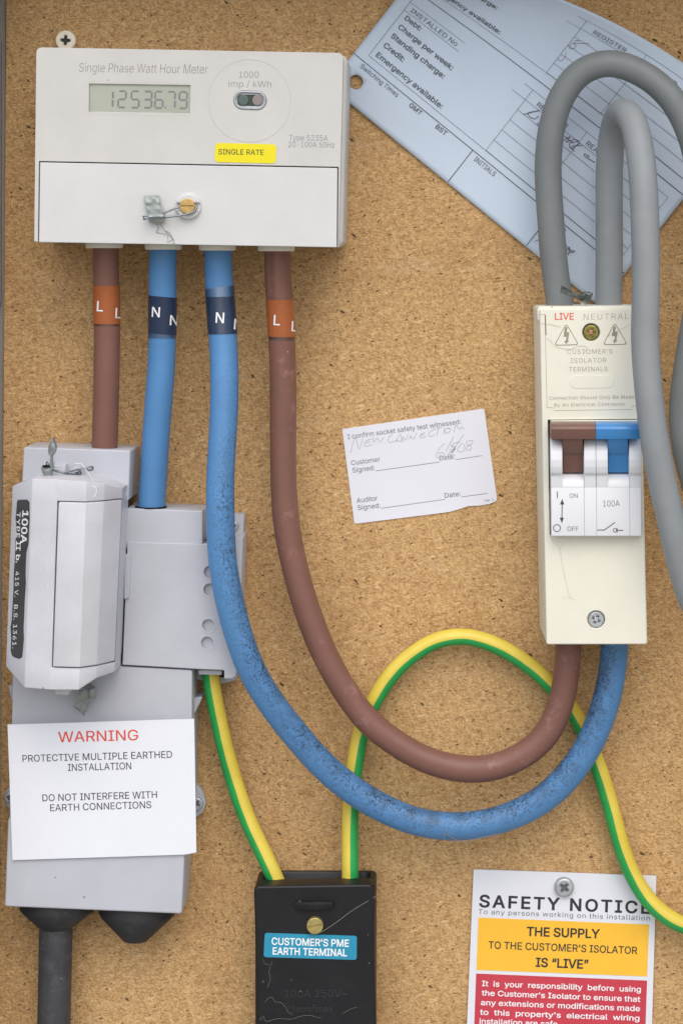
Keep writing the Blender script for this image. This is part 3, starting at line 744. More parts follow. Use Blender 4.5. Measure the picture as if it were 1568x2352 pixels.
def chipboard():
    k = NT('chipboard')
    tc = k.obj()
    mm = k.n('ShaderNodeVectorMath', operation='SCALE'); k.l(tc, mm.inputs[0]); mm.inputs['Scale'].default_value = 1000
    vec = mm.outputs[0]
    # fibres wander a little
    wn_ = k.n('ShaderNodeTexNoise'); wn_.inputs['Scale'].default_value = 0.35; wn_.inputs['Detail'].default_value = 2
    k.l(vec, wn_.inputs['Vector'])
    wo = k.n('ShaderNodeVectorMath', operation='MULTIPLY_ADD'); k.l(wn_.outputs['Color'], wo.inputs[0])
    wo.inputs[1].default_value = (1.1, 1.1, 1.1); k.l(vec, wo.inputs[2])
    wv = wo.outputs[0]
    big = k.noise(vec, 0.035, 3, 0.5)
    mid = k.noise(vec, 0.30, 5, 0.62)
    fine = k.noise(vec, 2.2, 4, 0.7)
    col = k.mix(k.ramp(big, 0.3, 0.7), lin('#c79d6a'), lin('#cda778'))
    col = k.mix(k.math('MULTIPLY', k.ramp(mid, 0.40, 0.75), 0.55), col, lin('#a8733c'))
    col = k.mix(k.math('MULTIPLY', k.ramp(fine, 0.45, 0.75), 0.35), col, lin('#8b6030'))
    # dense mosaic of pressed chips, every chip a slightly different tone
    for i, (a, sc, amt) in enumerate(((0.3, 1.2, 0.30), (1.75, 1.5, 0.32), (0.0, 2.0, 0.36), (2.6, 2.6, 0.34))):
        mr = k.n('ShaderNodeVectorRotate', rotation_type='Y_AXIS'); k.l(wv, mr.inputs['Vector']); mr.inputs['Angle'].default_value = a
        mp = k.n('ShaderNodeMapping'); k.l(mr.outputs[0], mp.inputs['Vector'])
        mp.inputs['Location'].default_value = (31.7 * i, 7.7 * i, 12.9 * i)
        mp.inputs['Scale'].default_value = (0.45, 1.0, 1.2)
        v = k.n('ShaderNodeTexVoronoi'); v.inputs['Scale'].default_value = sc
        k.l(mp.outputs[0], v.inputs['Vector'])
        sep = k.n('ShaderNodeSeparateColor'); k.l(v.outputs['Color'], sep.inputs[0])
        tone = k.mix(sep.outputs[0], lin('#80592b'), lin('#ecd0a0'))
        col = k.mix(amt, col, tone)
    height = fine
    # layers of flakes: rotated, stretched cells, each with its own tone
    angs = (0.05, 1.50, 2.2, 0.75, 3.0, 1.7, 0.3)
    for i, a in enumerate(angs):
        mp = k.n('ShaderNodeMapping'); k.l(wv, mp.inputs['Vector'])
        mp.inputs['Location'].default_value = (17.3 * i, 3.1 * i, 9.7 * i)
        mr = k.n('ShaderNodeVectorRotate', rotation_type='Y_AXIS'); k.l(wv, mr.inputs['Vector']); mr.inputs['Angle'].default_value = a
        k.l(mr.outputs[0], mp.inputs['Vector'])
        L = (0.20, 0.26, 0.17, 0.33, 0.22, 0.30, 0.13)[i]
        w = (1.0, 1.15, 0.85, 1.3, 1.1, 1.4, 0.7)[i]
        mp.inputs['Scale'].default_value = (L, 1.0, w)
        v = k.n('ShaderNodeTexVoronoi'); v.inputs['Scale'].default_value = 1.6
        v.voronoi_dimensions = '3D'
        k.l(mp.outputs[0], v.inputs['Vector'])
        sep = k.n('ShaderNodeSeparateColor'); k.l(v.outputs['Color'], sep.inputs[0])
        shape = k.math('LESS_THAN', v.outputs['Distance'], k.math('MULTIPLY_ADD', sep.outputs[1], 0.28, 0.16))
        lightm = k.math('MULTIPLY', shape, k.math('GREATER_THAN', sep.outputs[0], 0.72))
        darkm = k.math('MULTIPLY', shape, k.math('LESS_THAN', sep.outputs[0], 0.22))
        la = k.math('MULTIPLY', lightm, k.math('MULTIPLY_ADD', k.math('MULTIPLY', sep.outputs[2], sep.outputs[2]), 0.62, 0.10))
        da = k.math('MULTIPLY', darkm, k.math('MULTIPLY_ADD', sep.outputs[2], 0.5, 0.1))
        col = k.mix(la, col, lin(('#dcbb86', '#d3b07a', '#e0c596', '#cfa368', '#dab883', '#d6ad70', '#e6cfa6')[i]))
        col = k.mix(da, col, lin(('#8a5f2f', '#7a5128', '#946632', '#85582a', '#6e4a26', '#8d6334', '#7d5730')[i]))
        if i < 3:
            height = k.math('ADD', height, k.math('MULTIPLY', lightm, 0.5))
            height = k.math('SUBTRACT', height, k.math('MULTIPLY', darkm, 0.7))
    # small dark bark specks and pits
    for i, (sc, pr, rad, dk) in enumerate(((0.30, 0.60, 0.14, '#33251a'), (0.62, 0.55, 0.19, '#452f1c'), (0.13, 0.35, 0.075, '#221b15'))):
        mp = k.n('ShaderNodeMapping'); k.l(wv, mp.inputs['Vector'])
        mp.inputs['Location'].default_value = (5.3 * i + 2, 1.7, 8.8 * i)
        mr = k.n('ShaderNodeVectorRotate', rotation_type='Y_AXIS'); k.l(wv, mr.inputs['Vector']); mr.inputs['Angle'].default_value = 0.5 + i
        k.l(mr.outputs[0], mp.inputs['Vector'])
        mp.inputs['Scale'].default_value = (0.62, 1, 1.35)
        v = k.n('ShaderNodeTexVoronoi'); v.inputs['Scale'].default_value = sc
        k.l(mp.outputs[0], v.inputs['Vector'])
        sep = k.n('ShaderNodeSeparateColor'); k.l(v.outputs['Color'], sep.inputs[0])
        near = k.math('LESS_THAN', v.outputs['Distance'], k.math('MULTIPLY_ADD', sep.outputs[1], rad, 0.02))
        m = k.math('MULTIPLY', near, k.math('LESS_THAN', sep.outputs[0], pr))
        col = k.mix(k.math('MULTIPLY', m, 0.85), col, lin(dk))
        height = k.math('SUBTRACT', height, m)
    smear = k.n('ShaderNodeMapping'); k.l(tc, smear.inputs['Vector']); smear.inputs['Rotation'].default_value = (0, 0.6, 0); smear.inputs['Scale'].default_value = (9, 9, 40)
    sm = k.ramp(k.noise(smear.outputs[0], 1.6, 6, 0.7, 0.5), 0.60, 0.85)
    col = k.mix(k.math('MULTIPLY', sm, 0.5), col, lin('#d2c4ab'))
    blot = k.ramp(k.noise(tc, 22, 5, 0.65), 0.52, 0.75)
    col = k.mix(k.math('MULTIPLY', blot, 0.34), col, lin('#8a6238'))
    col = k.mix(1.0, col, (1.0, 0.94, 0.85, 1), 'MULTIPLY')
    k.l(col, k.b.inputs['Base Color'])
    k.b.inputs['Roughness'].default_value = 0.72
    k.b.inputs['Specular IOR Level'].default_value = 0.3
    k.bump(height, 0.25, 0.00025)
    return k.m

def cable_mat(name, hexc, rough=0.42, grime=0.0, grime_col='#20242b', scuff=0.0, scuff_col='#cdb5ad', rub=0.0):
    k = NT(name)
    vec = k.obj()
    c = lin(hexc)
    big = k.noise(vec, 60, 4, 0.6)
    col = k.mix(k.ramp(big, 0.3, 0.7), tuple(x * 0.92 for x in c[:3]) + (1,), tuple(min(1, x * 1.06) for x in c[:3]) + (1,))
    if rub:
        rn = k.noise(vec, 110, 6, 0.7)
        col = k.mix(k.math('MULTIPLY', k.ramp(rn, 0.58, 0.72), rub), col, lin('#b08a86'))
    if grime:
        uvn = k.n('ShaderNodeUVMap')
        sep = k.n('ShaderNodeSeparateXYZ'); k.l(uvn.outputs[0], sep.inputs[0])
        v_ = sep.outputs[1]
        # grime settles after the tape and grows along the run, mostly on the upward side of the bend
        side = k.math('SINE', k.math('MULTIPLY', sep.outputs[0], 2 * math.pi))
        sidew = k.ramp(k.math('MULTIPLY', side, -1.0), -0.75, 0.75)
        along = k.ramp(v_, 40, 100)
        patch = k.ramp(k.noise(vec, 62, 4, 0.65), 0.33, 0.60)
        sp1 = k.ramp(k.noise(vec, 850, 6, 0.72), 0.48, 0.60)
        sp2 = k.ramp(k.noise(vec, 1700, 3, 0.6), 0.53, 0.60)
        g = k.math('MULTIPLY', k.math('MAXIMUM', sp1, k.math('MULTIPLY', sp2, 0.85)), k.math('MULTIPLY_ADD', patch, 0.85, 0.15))
        g = k.math('MULTIPLY', g, along)
        g = k.math('MULTIPLY', g, k.math('MULTIPLY_ADD', sidew, 0.95, 0.13))
        # later along the run the upper side carries a soft smear as well
        late = k.ramp(v_, 110, 260)
        haze = k.math('MULTIPLY', k.math('MULTIPLY', k.ramp(k.noise(vec, 150, 5, 0.7), 0.35, 0.7), along), k.math('MULTIPLY', sidew, k.math('MULTIPLY_ADD', late, 0.55, 0.35)))
        col = k.mix(k.math('MULTIPLY', haze, grime), col, lin('#3f4e60'))
        col = k.mix(k.math('MULTIPLY', g, grime), col, lin(grime_col))
    if scuff:
        v = k.n('ShaderNodeTexVoronoi'); v.inputs['Scale'].default_value = 230
        k.l(k.ragged(vec), v.inputs['Vector'])
        s2 = k.n('ShaderNodeSeparateColor'); k.l(v.outputs['Color'], s2.inputs[0])
        near = k.math('LESS_THAN', v.outputs['Distance'], k.math('MULTIPLY', k.math('MULTIPLY', s2.outputs[1], s2.outputs[2]), 0.22))
        m = k.math('MULTIPLY', near, k.math('LESS_THAN', s2.outputs[0], scuff))
        col = k.mix(k.math('MULTIPLY', m, 0.7), col, lin(scuff_col))
    k.l(col, k.b.inputs['Base Color'])
    k.b.inputs['Roughness'].default_value = rough
    k.b.inputs['Specular IOR Level'].default_value = 0.35
    k.bump(k.noise(vec, 700, 4, 0.6), 0.12, 0.0004)
    return k.m

def earth_mat():
    k = NT('earth_cable_sheath')
    uvn = k.n('ShaderNodeUVMap')
    sep = k.n('ShaderNodeSeparateXYZ'); k.l(uvn.outputs[0], sep.inputs[0])
    u = sep.outputs[0]
    # one yellow stripe along one flank of the sheath
    wob = k.n('ShaderNodeTexNoise'); wob.noise_dimensions = '1D'
    wob.inputs['Scale'].default_value = 0.03; k.l(sep.outputs[1], wob.inputs['W'])
    edge = k.math('MULTIPLY_ADD', k.math('SUBTRACT', wob.outputs['Fac'], 0.5), 0.05, 0.0)
    s = k.math('SINE', k.math('MULTIPLY', k.math('ADD', u, edge), 2 * math.pi))
    m = k.ramp(k.math('MULTIPLY', s, YSIDE), -0.12, -0.06)
    n = k.noise(k.obj(), 90, 4, 0.6)
    g = k.mix(k.ramp(n, 0.3, 0.7), lin('#1f9647'), lin('#2ca854'))
    y = k.mix(k.ramp(n, 0.3, 0.7), lin('#d6bf45'), lin('#e2cd55'))
    k.l(k.mix(m, g, y), k.b.inputs['Base Color'])
    k.b.inputs['Roughness'].default_value = 0.4
    k.bump(k.noise(k.obj(), 800, 3, 0.6), 0.1, 0.0004)
    return k.m
YSIDE = -1.0

M = {}
M['board'] = chipboard()
M['paving'] = plastic('pale_paving', '#b3aea4', 0.8, 0.08)
M['cabinet'] = plastic('cabinet_plastic', '#a09a94', 0.5, 0.05)
M['meter'] = plastic('meter_plastic', '#cac9c5', 0.42, 0.025, specks=0.05, speck_col='#8d867c')
M['meter_cover'] = plastic('meter_cover_plastic', '#d0d1d0', 0.42, 0.025, specks=0.06, speck_col='#8d867c')
M['collar'] = plastic('collar_plastic', '#e6e3d4', 0.5, 0.03)
M['grey'] = plastic('grey_plastic', '#b9bcc4', 0.42, 0.03, specks=0.05, speck_col='#77767a')
M['carrier'] = plastic('carrier_plastic', '#cbccd1', 0.33, 0.05, specks=0.10, speck_col='#6a675f', scratch=0.9)
M['cream'] = plastic('cream_plastic', '#e4e2d2', 0.4, 0.02, specks=0.05, speck_col='#857660')
M['module'] = plastic('white_plastic', '#e2e4e8', 0.35, 0.015, specks=0.03, speck_col='#9a948c')
M['black'] = plastic('black_plastic', '#131519', 0.42, 0.15, specks=0.22, speck_col='#8d8980', dust=0.10, dust_col='#47453f', spec=0.4)
M['black_raised'] = plastic('black_plastic_polished', '#2b2d31', 0.25, 0.1, spec=0.6)  # paler black paints the edge sheen of the moulded lettering
M['rubber'] = plastic('black_rubber', '#26272a', 0.55, 0.1, specks=0.3, speck_col='#9c968c', dust=0.3, dust_col='#5c5b5a')
M['supply'] = plastic('supply_sheath', '#3d3e42', 0.5, 0.1, specks=0.3, speck_col='#9c968c', dust=0.45, dust_col='#6b6b6d')
M['brown'] = cable_mat('brown_sheath', '#7d584d', 0.42, scuff=0.08)
M['brown_worn'] = cable_mat('brown_worn_sheath', '#7d584d', 0.42, scuff=0.16, rub=0.45)
M['blue'] = cable_mat('blue_sheath', '#5386b8', 0.42, scuff=0.03, scuff_col='#27456d')
M['blue_dirty'] = cable_mat('blue_dirty_sheath', '#5689bb', 0.45, grime=0.95)
M['greycable'] = cable_mat('grey_sheath', '#797e7f', 0.5, scuff=0.10, scuff_col='#5b5e60')  # same grey sheath darkened: weaker light on the rear loop put into the colour
M['greycable_pale'] = cable_mat('pale_grey_sheath', '#8b9092', 0.5, scuff=0.12, scuff_col='#5f6265')  # same grey sheath paled: stronger light on the front leg painted in
M['earth'] = earth_mat()
M['handle_brown'] = plastic('brown_handle', '#735349', 0.35, 0.05)
M['handle_blue'] = plastic('blue_handle', '#3f86c4', 0.3, 0.04)
M['steel'] = metal('zinc_steel', '#b9bec2', 0.4, 0.12, 0.2, 0.6)
M['cream_screw'] = metal('pale_zinc', '#f7eed8', 0.5, 0.04, 0.1, 0.0)
M['brass'] = metal('brass', '#c4a468', 0.35, 0.18, 0.2, 0.6)
M['brass_pale'] = metal('pale_brass', '#b5a56a', 0.4, 0.15, 0.15, 0.7)
M['yellow_zinc'] = metal('yellow_zinc', '#8f8a52', 0.3, 0.4, 0.5)
M['copper'] = metal('copper_tip', '#c08a78', 0.35, 0.2, 0.3)
M['lead'] = metal('dull_lead', '#99a09c', 0.45, 0.14, 0.6, 0.45)
M['lead_dark'] = metal('dark_lead', '#6d7572', 0.45, 0.35, 0.8, 0.45)
M['wire'] = metal('seal_wire', '#8a8f96', 0.4, 0.2, 0.2)
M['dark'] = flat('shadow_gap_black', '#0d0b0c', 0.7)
M['screw_slot'] = flat('screw_slot_dark', '#2c2f31', 0.5)
M['screw_slot_grey'] = flat('screw_slot_grey', '#5b6164', 0.45)
M['paper_blue'] = plastic('blue_tinted_card', '#c6d5e6', 0.6, 0.015, bump=0.08)
M['paper_white'] = plastic('white_paper', '#dfe1ea', 0.6, 0.012, bump=0.08, specks=0.03, speck_col='#8e8b88')
M['sign_white'] = plastic('white_vinyl', '#e4e7ee', 0.4, 0.012, specks=0.05, speck_col='#8e8b88')
M['notice_white'] = plastic('notice_card', '#e0e3ea', 0.35, 0.012, specks=0.04, speck_col='#8e8b88')
M['yellow'] = flat('yellow_sticker', '#e9dc16', 0.45)
M['amber'] = flat('amber_print', '#f6bf3c', 0.4)
M['red_panel'] = flat('red_print', '#c5404f', 0.4)
M['teal'] = flat('teal_label', '#2b8fae', 0.4)
M['label_dark'] = plastic('dark_foil', '#4a4a4c', 0.35, 0.12, specks=0.2, speck_col='#88847e')
M['orange_tape'] = plastic('orange_tape', '#a35c33', 0.25, 0.06)
M['navy_tape'] = plastic('navy_tape', '#27364f', 0.22, 0.08)
M['lcd'] = flat('lcd_grey_green', '#d6ddcf', 0.3)
M['lcd_seg'] = ink('lcd_segment', '#90949b', 0.2, '#a2a6a4')
M['lcd_frame'] = flat('lcd_frame', '#cfcdc0', 0.4)
M['port_dark'] = flat('port_green_dark', '#3a4440', 0.2)
M['led_green'] = flat('led_green', '#566560', 0.12)
M['led_pink'] = flat('led_pink', '#8b8481', 0.12)
M['ink_grey'] = ink('grey_print', '#78757a', 0.2, '#a5a29f')
M['ink_grey_dark'] = ink('dark_grey_print', '#7b7784', 0.2, '#b0aca8')
M['ink_black'] = ink('black_print', '#22242a', 0.1, '#777777')
M['ink_soft'] = ink('soft_black_print', '#43474f', 0.25, '#8791a0')
M['ink_rule'] = ink('ruled_line_print', '#5d6672', 0.35, '#9fabbb')
M['ink_red'] = ink('red_lettering', '#dd4b38', 0.1, '#e08a7c')
M['ink_white'] = ink('white_lettering', '#eef0f2', 0.05, '#d0d0d0')
M['ink_brown'] = ink('brown_print', '#574044', 0.15, '#8a7a7c')
M['engrave'] = ink('grey_engraving', '#8d8778', 0.3, '#b5af9e')
M['pen_grey'] = ink('pencil', '#a2a1ab', 0.45, '#c9cad4')
M['pen_purple'] = ink('purple_pen', '#54405a', 0.3, '#9c93ab')
M['web'] = flat('cobweb_thread', '#8f8a82', 0.8)
M['web_brown'] = flat('brown_dust_thread', '#a09588', 0.8)
M['brown_mark'] = flat('brown_moulded_mark', '#583b35', 0.5)

def clear_mat(name, refl=0.08, tint=(1, 1, 1, 1), rough=0.08):
    k = NT(name)
    tr = k.n('ShaderNodeBsdfTransparent'); tr.inputs[0].default_value = tint
    gl = k.n('ShaderNodeBsdfGlossy'); gl.inputs['Roughness'].default_value = rough
    mx = k.n('ShaderNodeMixShader')
    lw = k.n('ShaderNodeFresnel'); lw.inputs[0].default_value = 1.45
    k.l(k.math('MULTIPLY_ADD', lw.outputs[0], 1.0, refl), mx.inputs[0])
    k.l(tr.outputs[0], mx.inputs[1]); k.l(gl.outputs[0], mx.inputs[2])
    k.l(mx.outputs[0], k.t.nodes['Material Output'].inputs['Surface'])
    return k.m
M['glass'] = clear_mat('clear_window', 0.02, rough=0.05)
M['clear_tape'] = clear_mat('clear_tape', 0.10, (0.93, 0.93, 0.93, 1), rough=0.25)

# ------------------------------------------------------------------ the setting: cabinet shell and the chipboard back panel
def world_box(name, x0, x1, y0, y1, z0, z1, mat, bev=0.0):
    bm = bmesh.new()
    bmesh.ops.create_cube(bm, size=1.0)
    for v in bm.verts:
        v.co = Vector((x0 + (v.co.x + 0.5) * (x1 - x0), y0 + (v.co.y + 0.5) * (y1 - y0), z0 + (v.co.z + 0.5) * (z1 - z0)))
    if bev:
        bmesh.ops.bevel(bm, geom=list(bm.edges), offset=bev, segments=2, affect='EDGES')
    return from_bm(name, bm, mat)

bl = W(10, 0).x; br = W(1735, 0).x; bt = W(0, -150).z; bb = W(0, 2600).z
# board: left edge leans very slightly as in the photograph
lp = [W(15.5, -150), W(1735, -150), W(1735, 2600), W(-4, 2600)]
board = prism('back_panel', [(p.x, p.z) for p in lp], 0.0, -15.0, M['board'], None, bev=0.5)
board['kind'] = 'structure'
cab_l = W(-22, 0).x; cab_r = W(1760, 0).x; cab_t = W(0, -215).z; cab_b = W(0, 2650).z
for nm, a in (('cabinet_back', (cab_l - .003, cab_r + .003, 0.0165, 0.0195, cab_b - .003, cab_t + .003)),
              ('cabinet_wall', (cab_l - .003, cab_l, -HOOD_SIDE, 0.0160, cab_b, cab_t)),
              ('cabinet_wall', (cab_r, cab_r + .003, -HOOD_SIDE, 0.0160, cab_b, cab_t)),
              ('cabinet_roof', (cab_l, cab_r, -HOOD_TOP, 0.0160, cab_t, cab_t + .003))):
    o = world_box(nm, *a, M['cabinet'])
    o['kind'] = 'structure'
# moulded ribs on the cabinet back beside the board
rx = W(3, 0).x
o = world_box('cabinet_rib', rx - .0028, rx - .0005, 0.0012, 0.0100, W(0, 700).z, W(0, 92).z, M['cabinet'], 0.0006)
o['kind'] = 'structure'

# the cabinet's moulded lip fills the strip beside the board
o = world_box('cabinet_lip', cab_l, W(11.5, 0).x, 0.0045, 0.0162, cab_b, cab_t, M['cabinet'], 0.0005)
o['kind'] = 'structure'
# unseen paving, added a metre below to throw light back up
gd = world_box('ground', -6, 6, -8, 0.4, -1.35, -1.25, M['paving'])
gd['kind'] = 'structure'

# ------------------------------------------------------------------ screws
def cross_loop(px, py, R, w, d, ang=0.0, notch=True):
    pts = []
    for q in range(4):
        a = ang + q * math.pi / 2
        c, s = math.cos(a), math.sin(a)
        for u, v in ((R, -w), (R, w), (w * 1.15, w * 1.15)):
            pts.append((px + u * c - v * s, py + u * s + v * c))
    return grid_loop(pts, d)

def screw_head(name, px, py, d, r, mat, parent=None, kind='cross', ang=0.0, h=1.6, slot=None, bev=0.5):
    k = S * (1000 - d) / 1000
    if kind == 'cross':
        hole = [(cross_loop(px, py, r * 0.55, r * 0.16, d, ang), 1.0, 0.1)]
    elif kind == 'slot':
        c, s = math.cos(ang), math.sin(ang)
        L, w = r * 0.83, r * 0.13
        hole = [(grid_loop([(px + u * c - v * s, py + u * s + v * c) for u, v in ((-L, -w), (L, -w), (L, w), (-L, w))], d), 0.7, 0.05)]
        bev = 0.25
    o = prism(name, circle(px, py, r, d, 36), d, d - h, mat, parent, bev=bev, holes=hole)
    if kind == 'cross' and mat is not M['yellow_zinc']:
        # dark piece set in the driver recess to paint in its shade
        gprism('recess', [(px + q * r * 0.52 * math.cos(ang + t), py + q * r * 0.52 * math.sin(ang + t)) for q, t in ((1, 0), (1, 1.571), (-1, 0), (-1, 1.571))], d - 0.8, d - 1.2, M['screw_slot'] if mat is M['cream_screw'] else M['screw_slot_grey'], o, bev=0.0)
    return o

o = screw_head('fixing_screw', 151, 92.5, 2.6, 23, M['cream_screw'], None, 'cross', 0.06, h=2.6)
tag(o, 'round pale cream cross head screw in the board above the meter', 'screw')

# ------------------------------------------------------------------ electricity meter
meter = thing('electricity_meter', 'white plastic electricity meter with a grey digital display reading 12536.79', 'meter', W(435, 560, 0))
DM = 45.0
lcd_hole = [(205, 192), (437.5, 195.5), (436, 260), (204.6, 256.5)]
port_hole = stadium(536, 612.5, 229.5, 22, DM, 1.5)
case = prism('case', fillet(grid_loop([(84, 108.5), (788, 121.6), (777.5, 567.5), (775.4, 567.4), (777.2, 383.3), (90, 370), (87.6, 555.3), (79, 555)], DM),
             [r / 1000 for r in (0.6, 0, 0.3, 0.3, 0, 0, 2.2, 2.2)]), DM, 30, M['meter'], meter, bev=0.16,
             holes=[(grid_loop(lcd_hole, DM), 1.6, 0.1), (port_hole, 1.4, 0.1)])
gprism('back_case', [(88, 114), (798.5, 127.5), (787.5, 566.2), (83, 556)], 37.5, 1.0, M['meter'], meter, r=2.5, bev=1.4)
gprism('terminal_cover', [(92.6, 372.8), (774.7, 386.0), (773.0, 568), (90.2, 556.2)], DM, 33, M['meter_cover'], meter, r=0.35, bev=0.25)
# display
fr = strips('display_surround', [[(200, 187), (442.5, 190.8), (441, 265), (199.6, 261), (200, 187)]], 1.2, DM + 0.06, M['lcd_frame'], meter)
lcd = gprism('display', [(204, 191), (439, 194), (438, 261.5), (203, 258)], DM - 1.45, DM - 3.5, M['lcd'], meter, bev=0.0)
SEG = {'1': 'bc', '2': 'abged', '5': 'afgcd', '3': 'abgcd', '6': 'afgedc', '7': 'abc', '9': 'abgfcd'}
def digit_polys(ch, x, y, w, h, t, sl):
    P = []
    def q(ax, ay, bx, by):
        # bar from a to b with chamfered ends
        dx, dy = bx - ax, by - ay
        L = math.hypot(dx, dy); ux, uy = dx / L, dy / L; nx, ny = -uy * t / 2, ux * t / 2
        g = 1.1
        ax, ay, bx, by = ax + ux * g, ay + uy * g, bx - ux * g, by - uy * g
        pts = [(ax + ux * 1.2 + nx, ay + uy * 1.2 + ny), (ax, ay), (ax + ux * 1.2 - nx, ay + uy * 1.2 - ny),
               (bx - ux * 1.2 - nx, by - uy * 1.2 - ny), (bx, by), (bx - ux * 1.2 + nx, by - uy * 1.2 + ny)]
        P.append([(px + (y + h - py) * sl, py) for px, py in pts])
    c = {'a': (x, y, x + w, y), 'b': (x + w, y, x + w, y + h / 2), 'c': (x + w, y + h / 2, x + w, y + h), 'd': (x, y + h, x + w, y + h),
         'e': (x, y + h / 2, x, y + h), 'f': (x, y, x, y + h / 2), 'g': (x, y + h / 2, x + w, y + h / 2)}
    for s in SEG[ch]:
        q(*c[s])
    return P
V, F = [], []
xs = (241.5, 271.5, 301.5, 330.5, 356.0, 384.0, 411.5)
for ch, x in zip('1253679', xs):
    yy = 209.0 + (x - 241) * 0.014
    for poly in digit_polys(ch, x, yy, 17.5, 37.5, 4.6, 0.03):
        b = len(V)
        V += [W(px, py, DM - 1.38) for px, py in poly]
        F.append(tuple(range(b, b + len(poly))))
b = len(V)
V += [W(px, py, DM - 1.38) for px, py in ((378.4, 244.5), (382.4, 244.5), (382.4, 248.8), (378.4, 248.8))]
F.append((b, b + 1, b + 2, b + 3))
build('digits', V, F, M['lcd_seg'], lcd)
gprism('display_window', [(205.6, 192.6), (436.9, 196), (435.4, 259.4), (205.2, 256)], DM - 0.25, DM - 0.5, M['glass'], meter, bev=0.0)
# register circle and optical port
prism('dial_ring', circle(573, 231, 95.6, DM + 0.13, 72), DM + 0.13, DM - 0.3, M['meter'], meter, bev=0.03, holes=[(circle(573, 231, 94.3, DM + 0.14, 72), -0.4, 0.02)])
port = prism('optical_port', stadium(536.8, 611.8, 229.6, 21.2, DM - 0.6, 1.5), DM + 0.5, DM - 1.3, M['steel'], meter, bev=0.25,
             holes=[(stadium(540.5, 608, 229.8, 17.6, DM, 1.3), 1.3, 0.15)])
gprism('port_window', [(545, 217), (603, 218), (603, 244), (545, 243)], DM - 0.72, DM - 1.2, M['port_dark'], port, r=1.5, bev=0.1)
for lx, mt in ((558.5, 'led_green'), (591.5, 'led_pink')):
    prism('lens', circle(lx, 230.3, 13, DM, 24), DM - 0.1, DM - 1.0, M[mt], port, bev=0.5)
text('Single Phase Watt Hour Meter', (182, 165.2), (478, 169.3), 21, DM + 0.07, M['ink_grey'], meter, bold=-0.018, slant=0.13)
text('1000', (548.6, 178.2), (594, 178.8), 14.4, DM + 0.07, M['ink_grey'], meter, bold=-0.014)
text('imp / kWh', (525, 199.6), (622.7, 200.6), 14.8, DM + 0.07, M['ink_grey'], meter, bold=-0.014)
text('Type 5235A', (663.6, 322.2), (752.4, 323.6), 12.8, DM + 0.07, M['ink_grey_dark'], meter, bold=-0.012)
text('20-100A 50Hz', (662.6, 337.8), (767.8, 339.4), 12.8, DM + 0.07, M['ink_grey_dark'], meter, bold=-0.012)
st = sheet('rate_sticker', [(495.3, 328), (635, 331.6), (633, 375.6), (492.6, 372.2)], DM + 0.18, M['yellow'], meter, t=0.16, r=1.4)
st['label'] = 'bright yellow sticker reading SINGLE RATE'
text('SINGLE RATE', (501.6, 354.2), (605.3, 356.0), 12, DM + 0.25, M['ink_black'], st, bold=0.004)
# sealing boss and brass screw
boss = prism('seal_boss', circle(432.5, 474, 31.5, DM, 48), DM + 1.0, DM - 0.4, M['meter_cover'], meter, bev=0.8)
def seg_loop(cx, cy, r, y0, y1, d, n=20):
    out = []
    up = y0 < cy - r
    yc = y1 if up else y0
    a = math.asin(max(-1, min(1, (yc - cy) / r)))
    if up:
        angs = [math.pi - a + (a + a + math.pi) * 0 + (math.pi + 2 * a) * i / n for i in range(n + 1)]
    else:
        angs = [a + (math.pi - 2 * a) * i / n for i in range(n + 1)]
    return grid_loop([(cx + r * math.cos(t), cy + r * math.sin(t)) for t in angs], d)
prism('boss_half', seg_loop(432.5, 474, 28.5, 430, 466.5, DM + 2), DM + 2.6, DM, M['meter_cover'], boss, bev=0.5)
prism('boss_half', seg_loop(432.5, 474, 28.5, 482.5, 520, DM + 2), DM + 2.4, DM, M['meter_cover'], boss, bev=0.5)
screw_head('cover_screw', 430.3, 473.6, DM + 3.4, 17.6, M['brass'], meter, 'slot', 0.02, h=3.2)
for cx, y0, y1, w in ((240, 556, 570.5, 43), (375.5, 559, 574, 42.5), (499.5, 561, 576, 42.5), (634.5, 565, 577.5, 42.5)):
    zt, zb = W(cx, y0 - 10, 22), W(cx, y1 - 0.5, 24)
    zt.y = zb.y
    zt.x = zb.x
    pth = [zt, zb + Vector((0, 0, .0014)), zb + Vector((0, 0, .0004)), zb]
    rad = w * S * 0.975 * 1000
    tube_pts(pth, (lambda rr: (lambda t: rr if t < 0.9 else rr - 0.5))(rad), 'cable_collar', M['collar'], meter, n=40)

# wire seal on the meter
def wire_path(pts, r, mat, parent, name='wire'):
    return tube(name, pts, r, mat, parent, sub=6, n=10)
seal = thing('wire_seal', 'folded grey metal seal tag hanging on wire looped round the meter cover screw', 'seal', W(360, 480, DM))
rows = []
for (xa, ya, xb, yb, d) in ((330.4, 449.8, 365.1, 448.9, 46.6), (331.8, 456, 366.2, 455, 47.3), (334.8, 465.5, 367.2, 464.7, 47.6), (336.0, 474, 369.5, 472, 47.2),
                            (337.5, 481.3, 372.5, 479.5, 48.6), (340.1, 489, 376.8, 487.4, 48.4), (340.9, 493.5, 376.9, 491.5, 50.2), (341.8, 499, 376.9, 497.4, 50.6),
                            (341.8, 502.6, 376.9, 500.5, 49.2), (341.8, 511, 376.4, 509.6, 48.6)):
    rows.append([(xa + (xb - xa) * t, ya + (yb - ya) * t, d + 0.35 * math.sin(7 * t + ya)) for t in (0, .25, .5, .75, 1)])
grid_shell('tag', rows, 46.0, M['lead'], seal, bev=0.15)
wire_path([(377, 499.5, 49.4), (395, 497.6, 49.2), (415, 494.6, 48.9), (435, 490.6, 48.8), (447.5, 484, 48.6), (451, 475, 48.2), (446, 469, 47.6)], 0.42, M['wire'], seal)
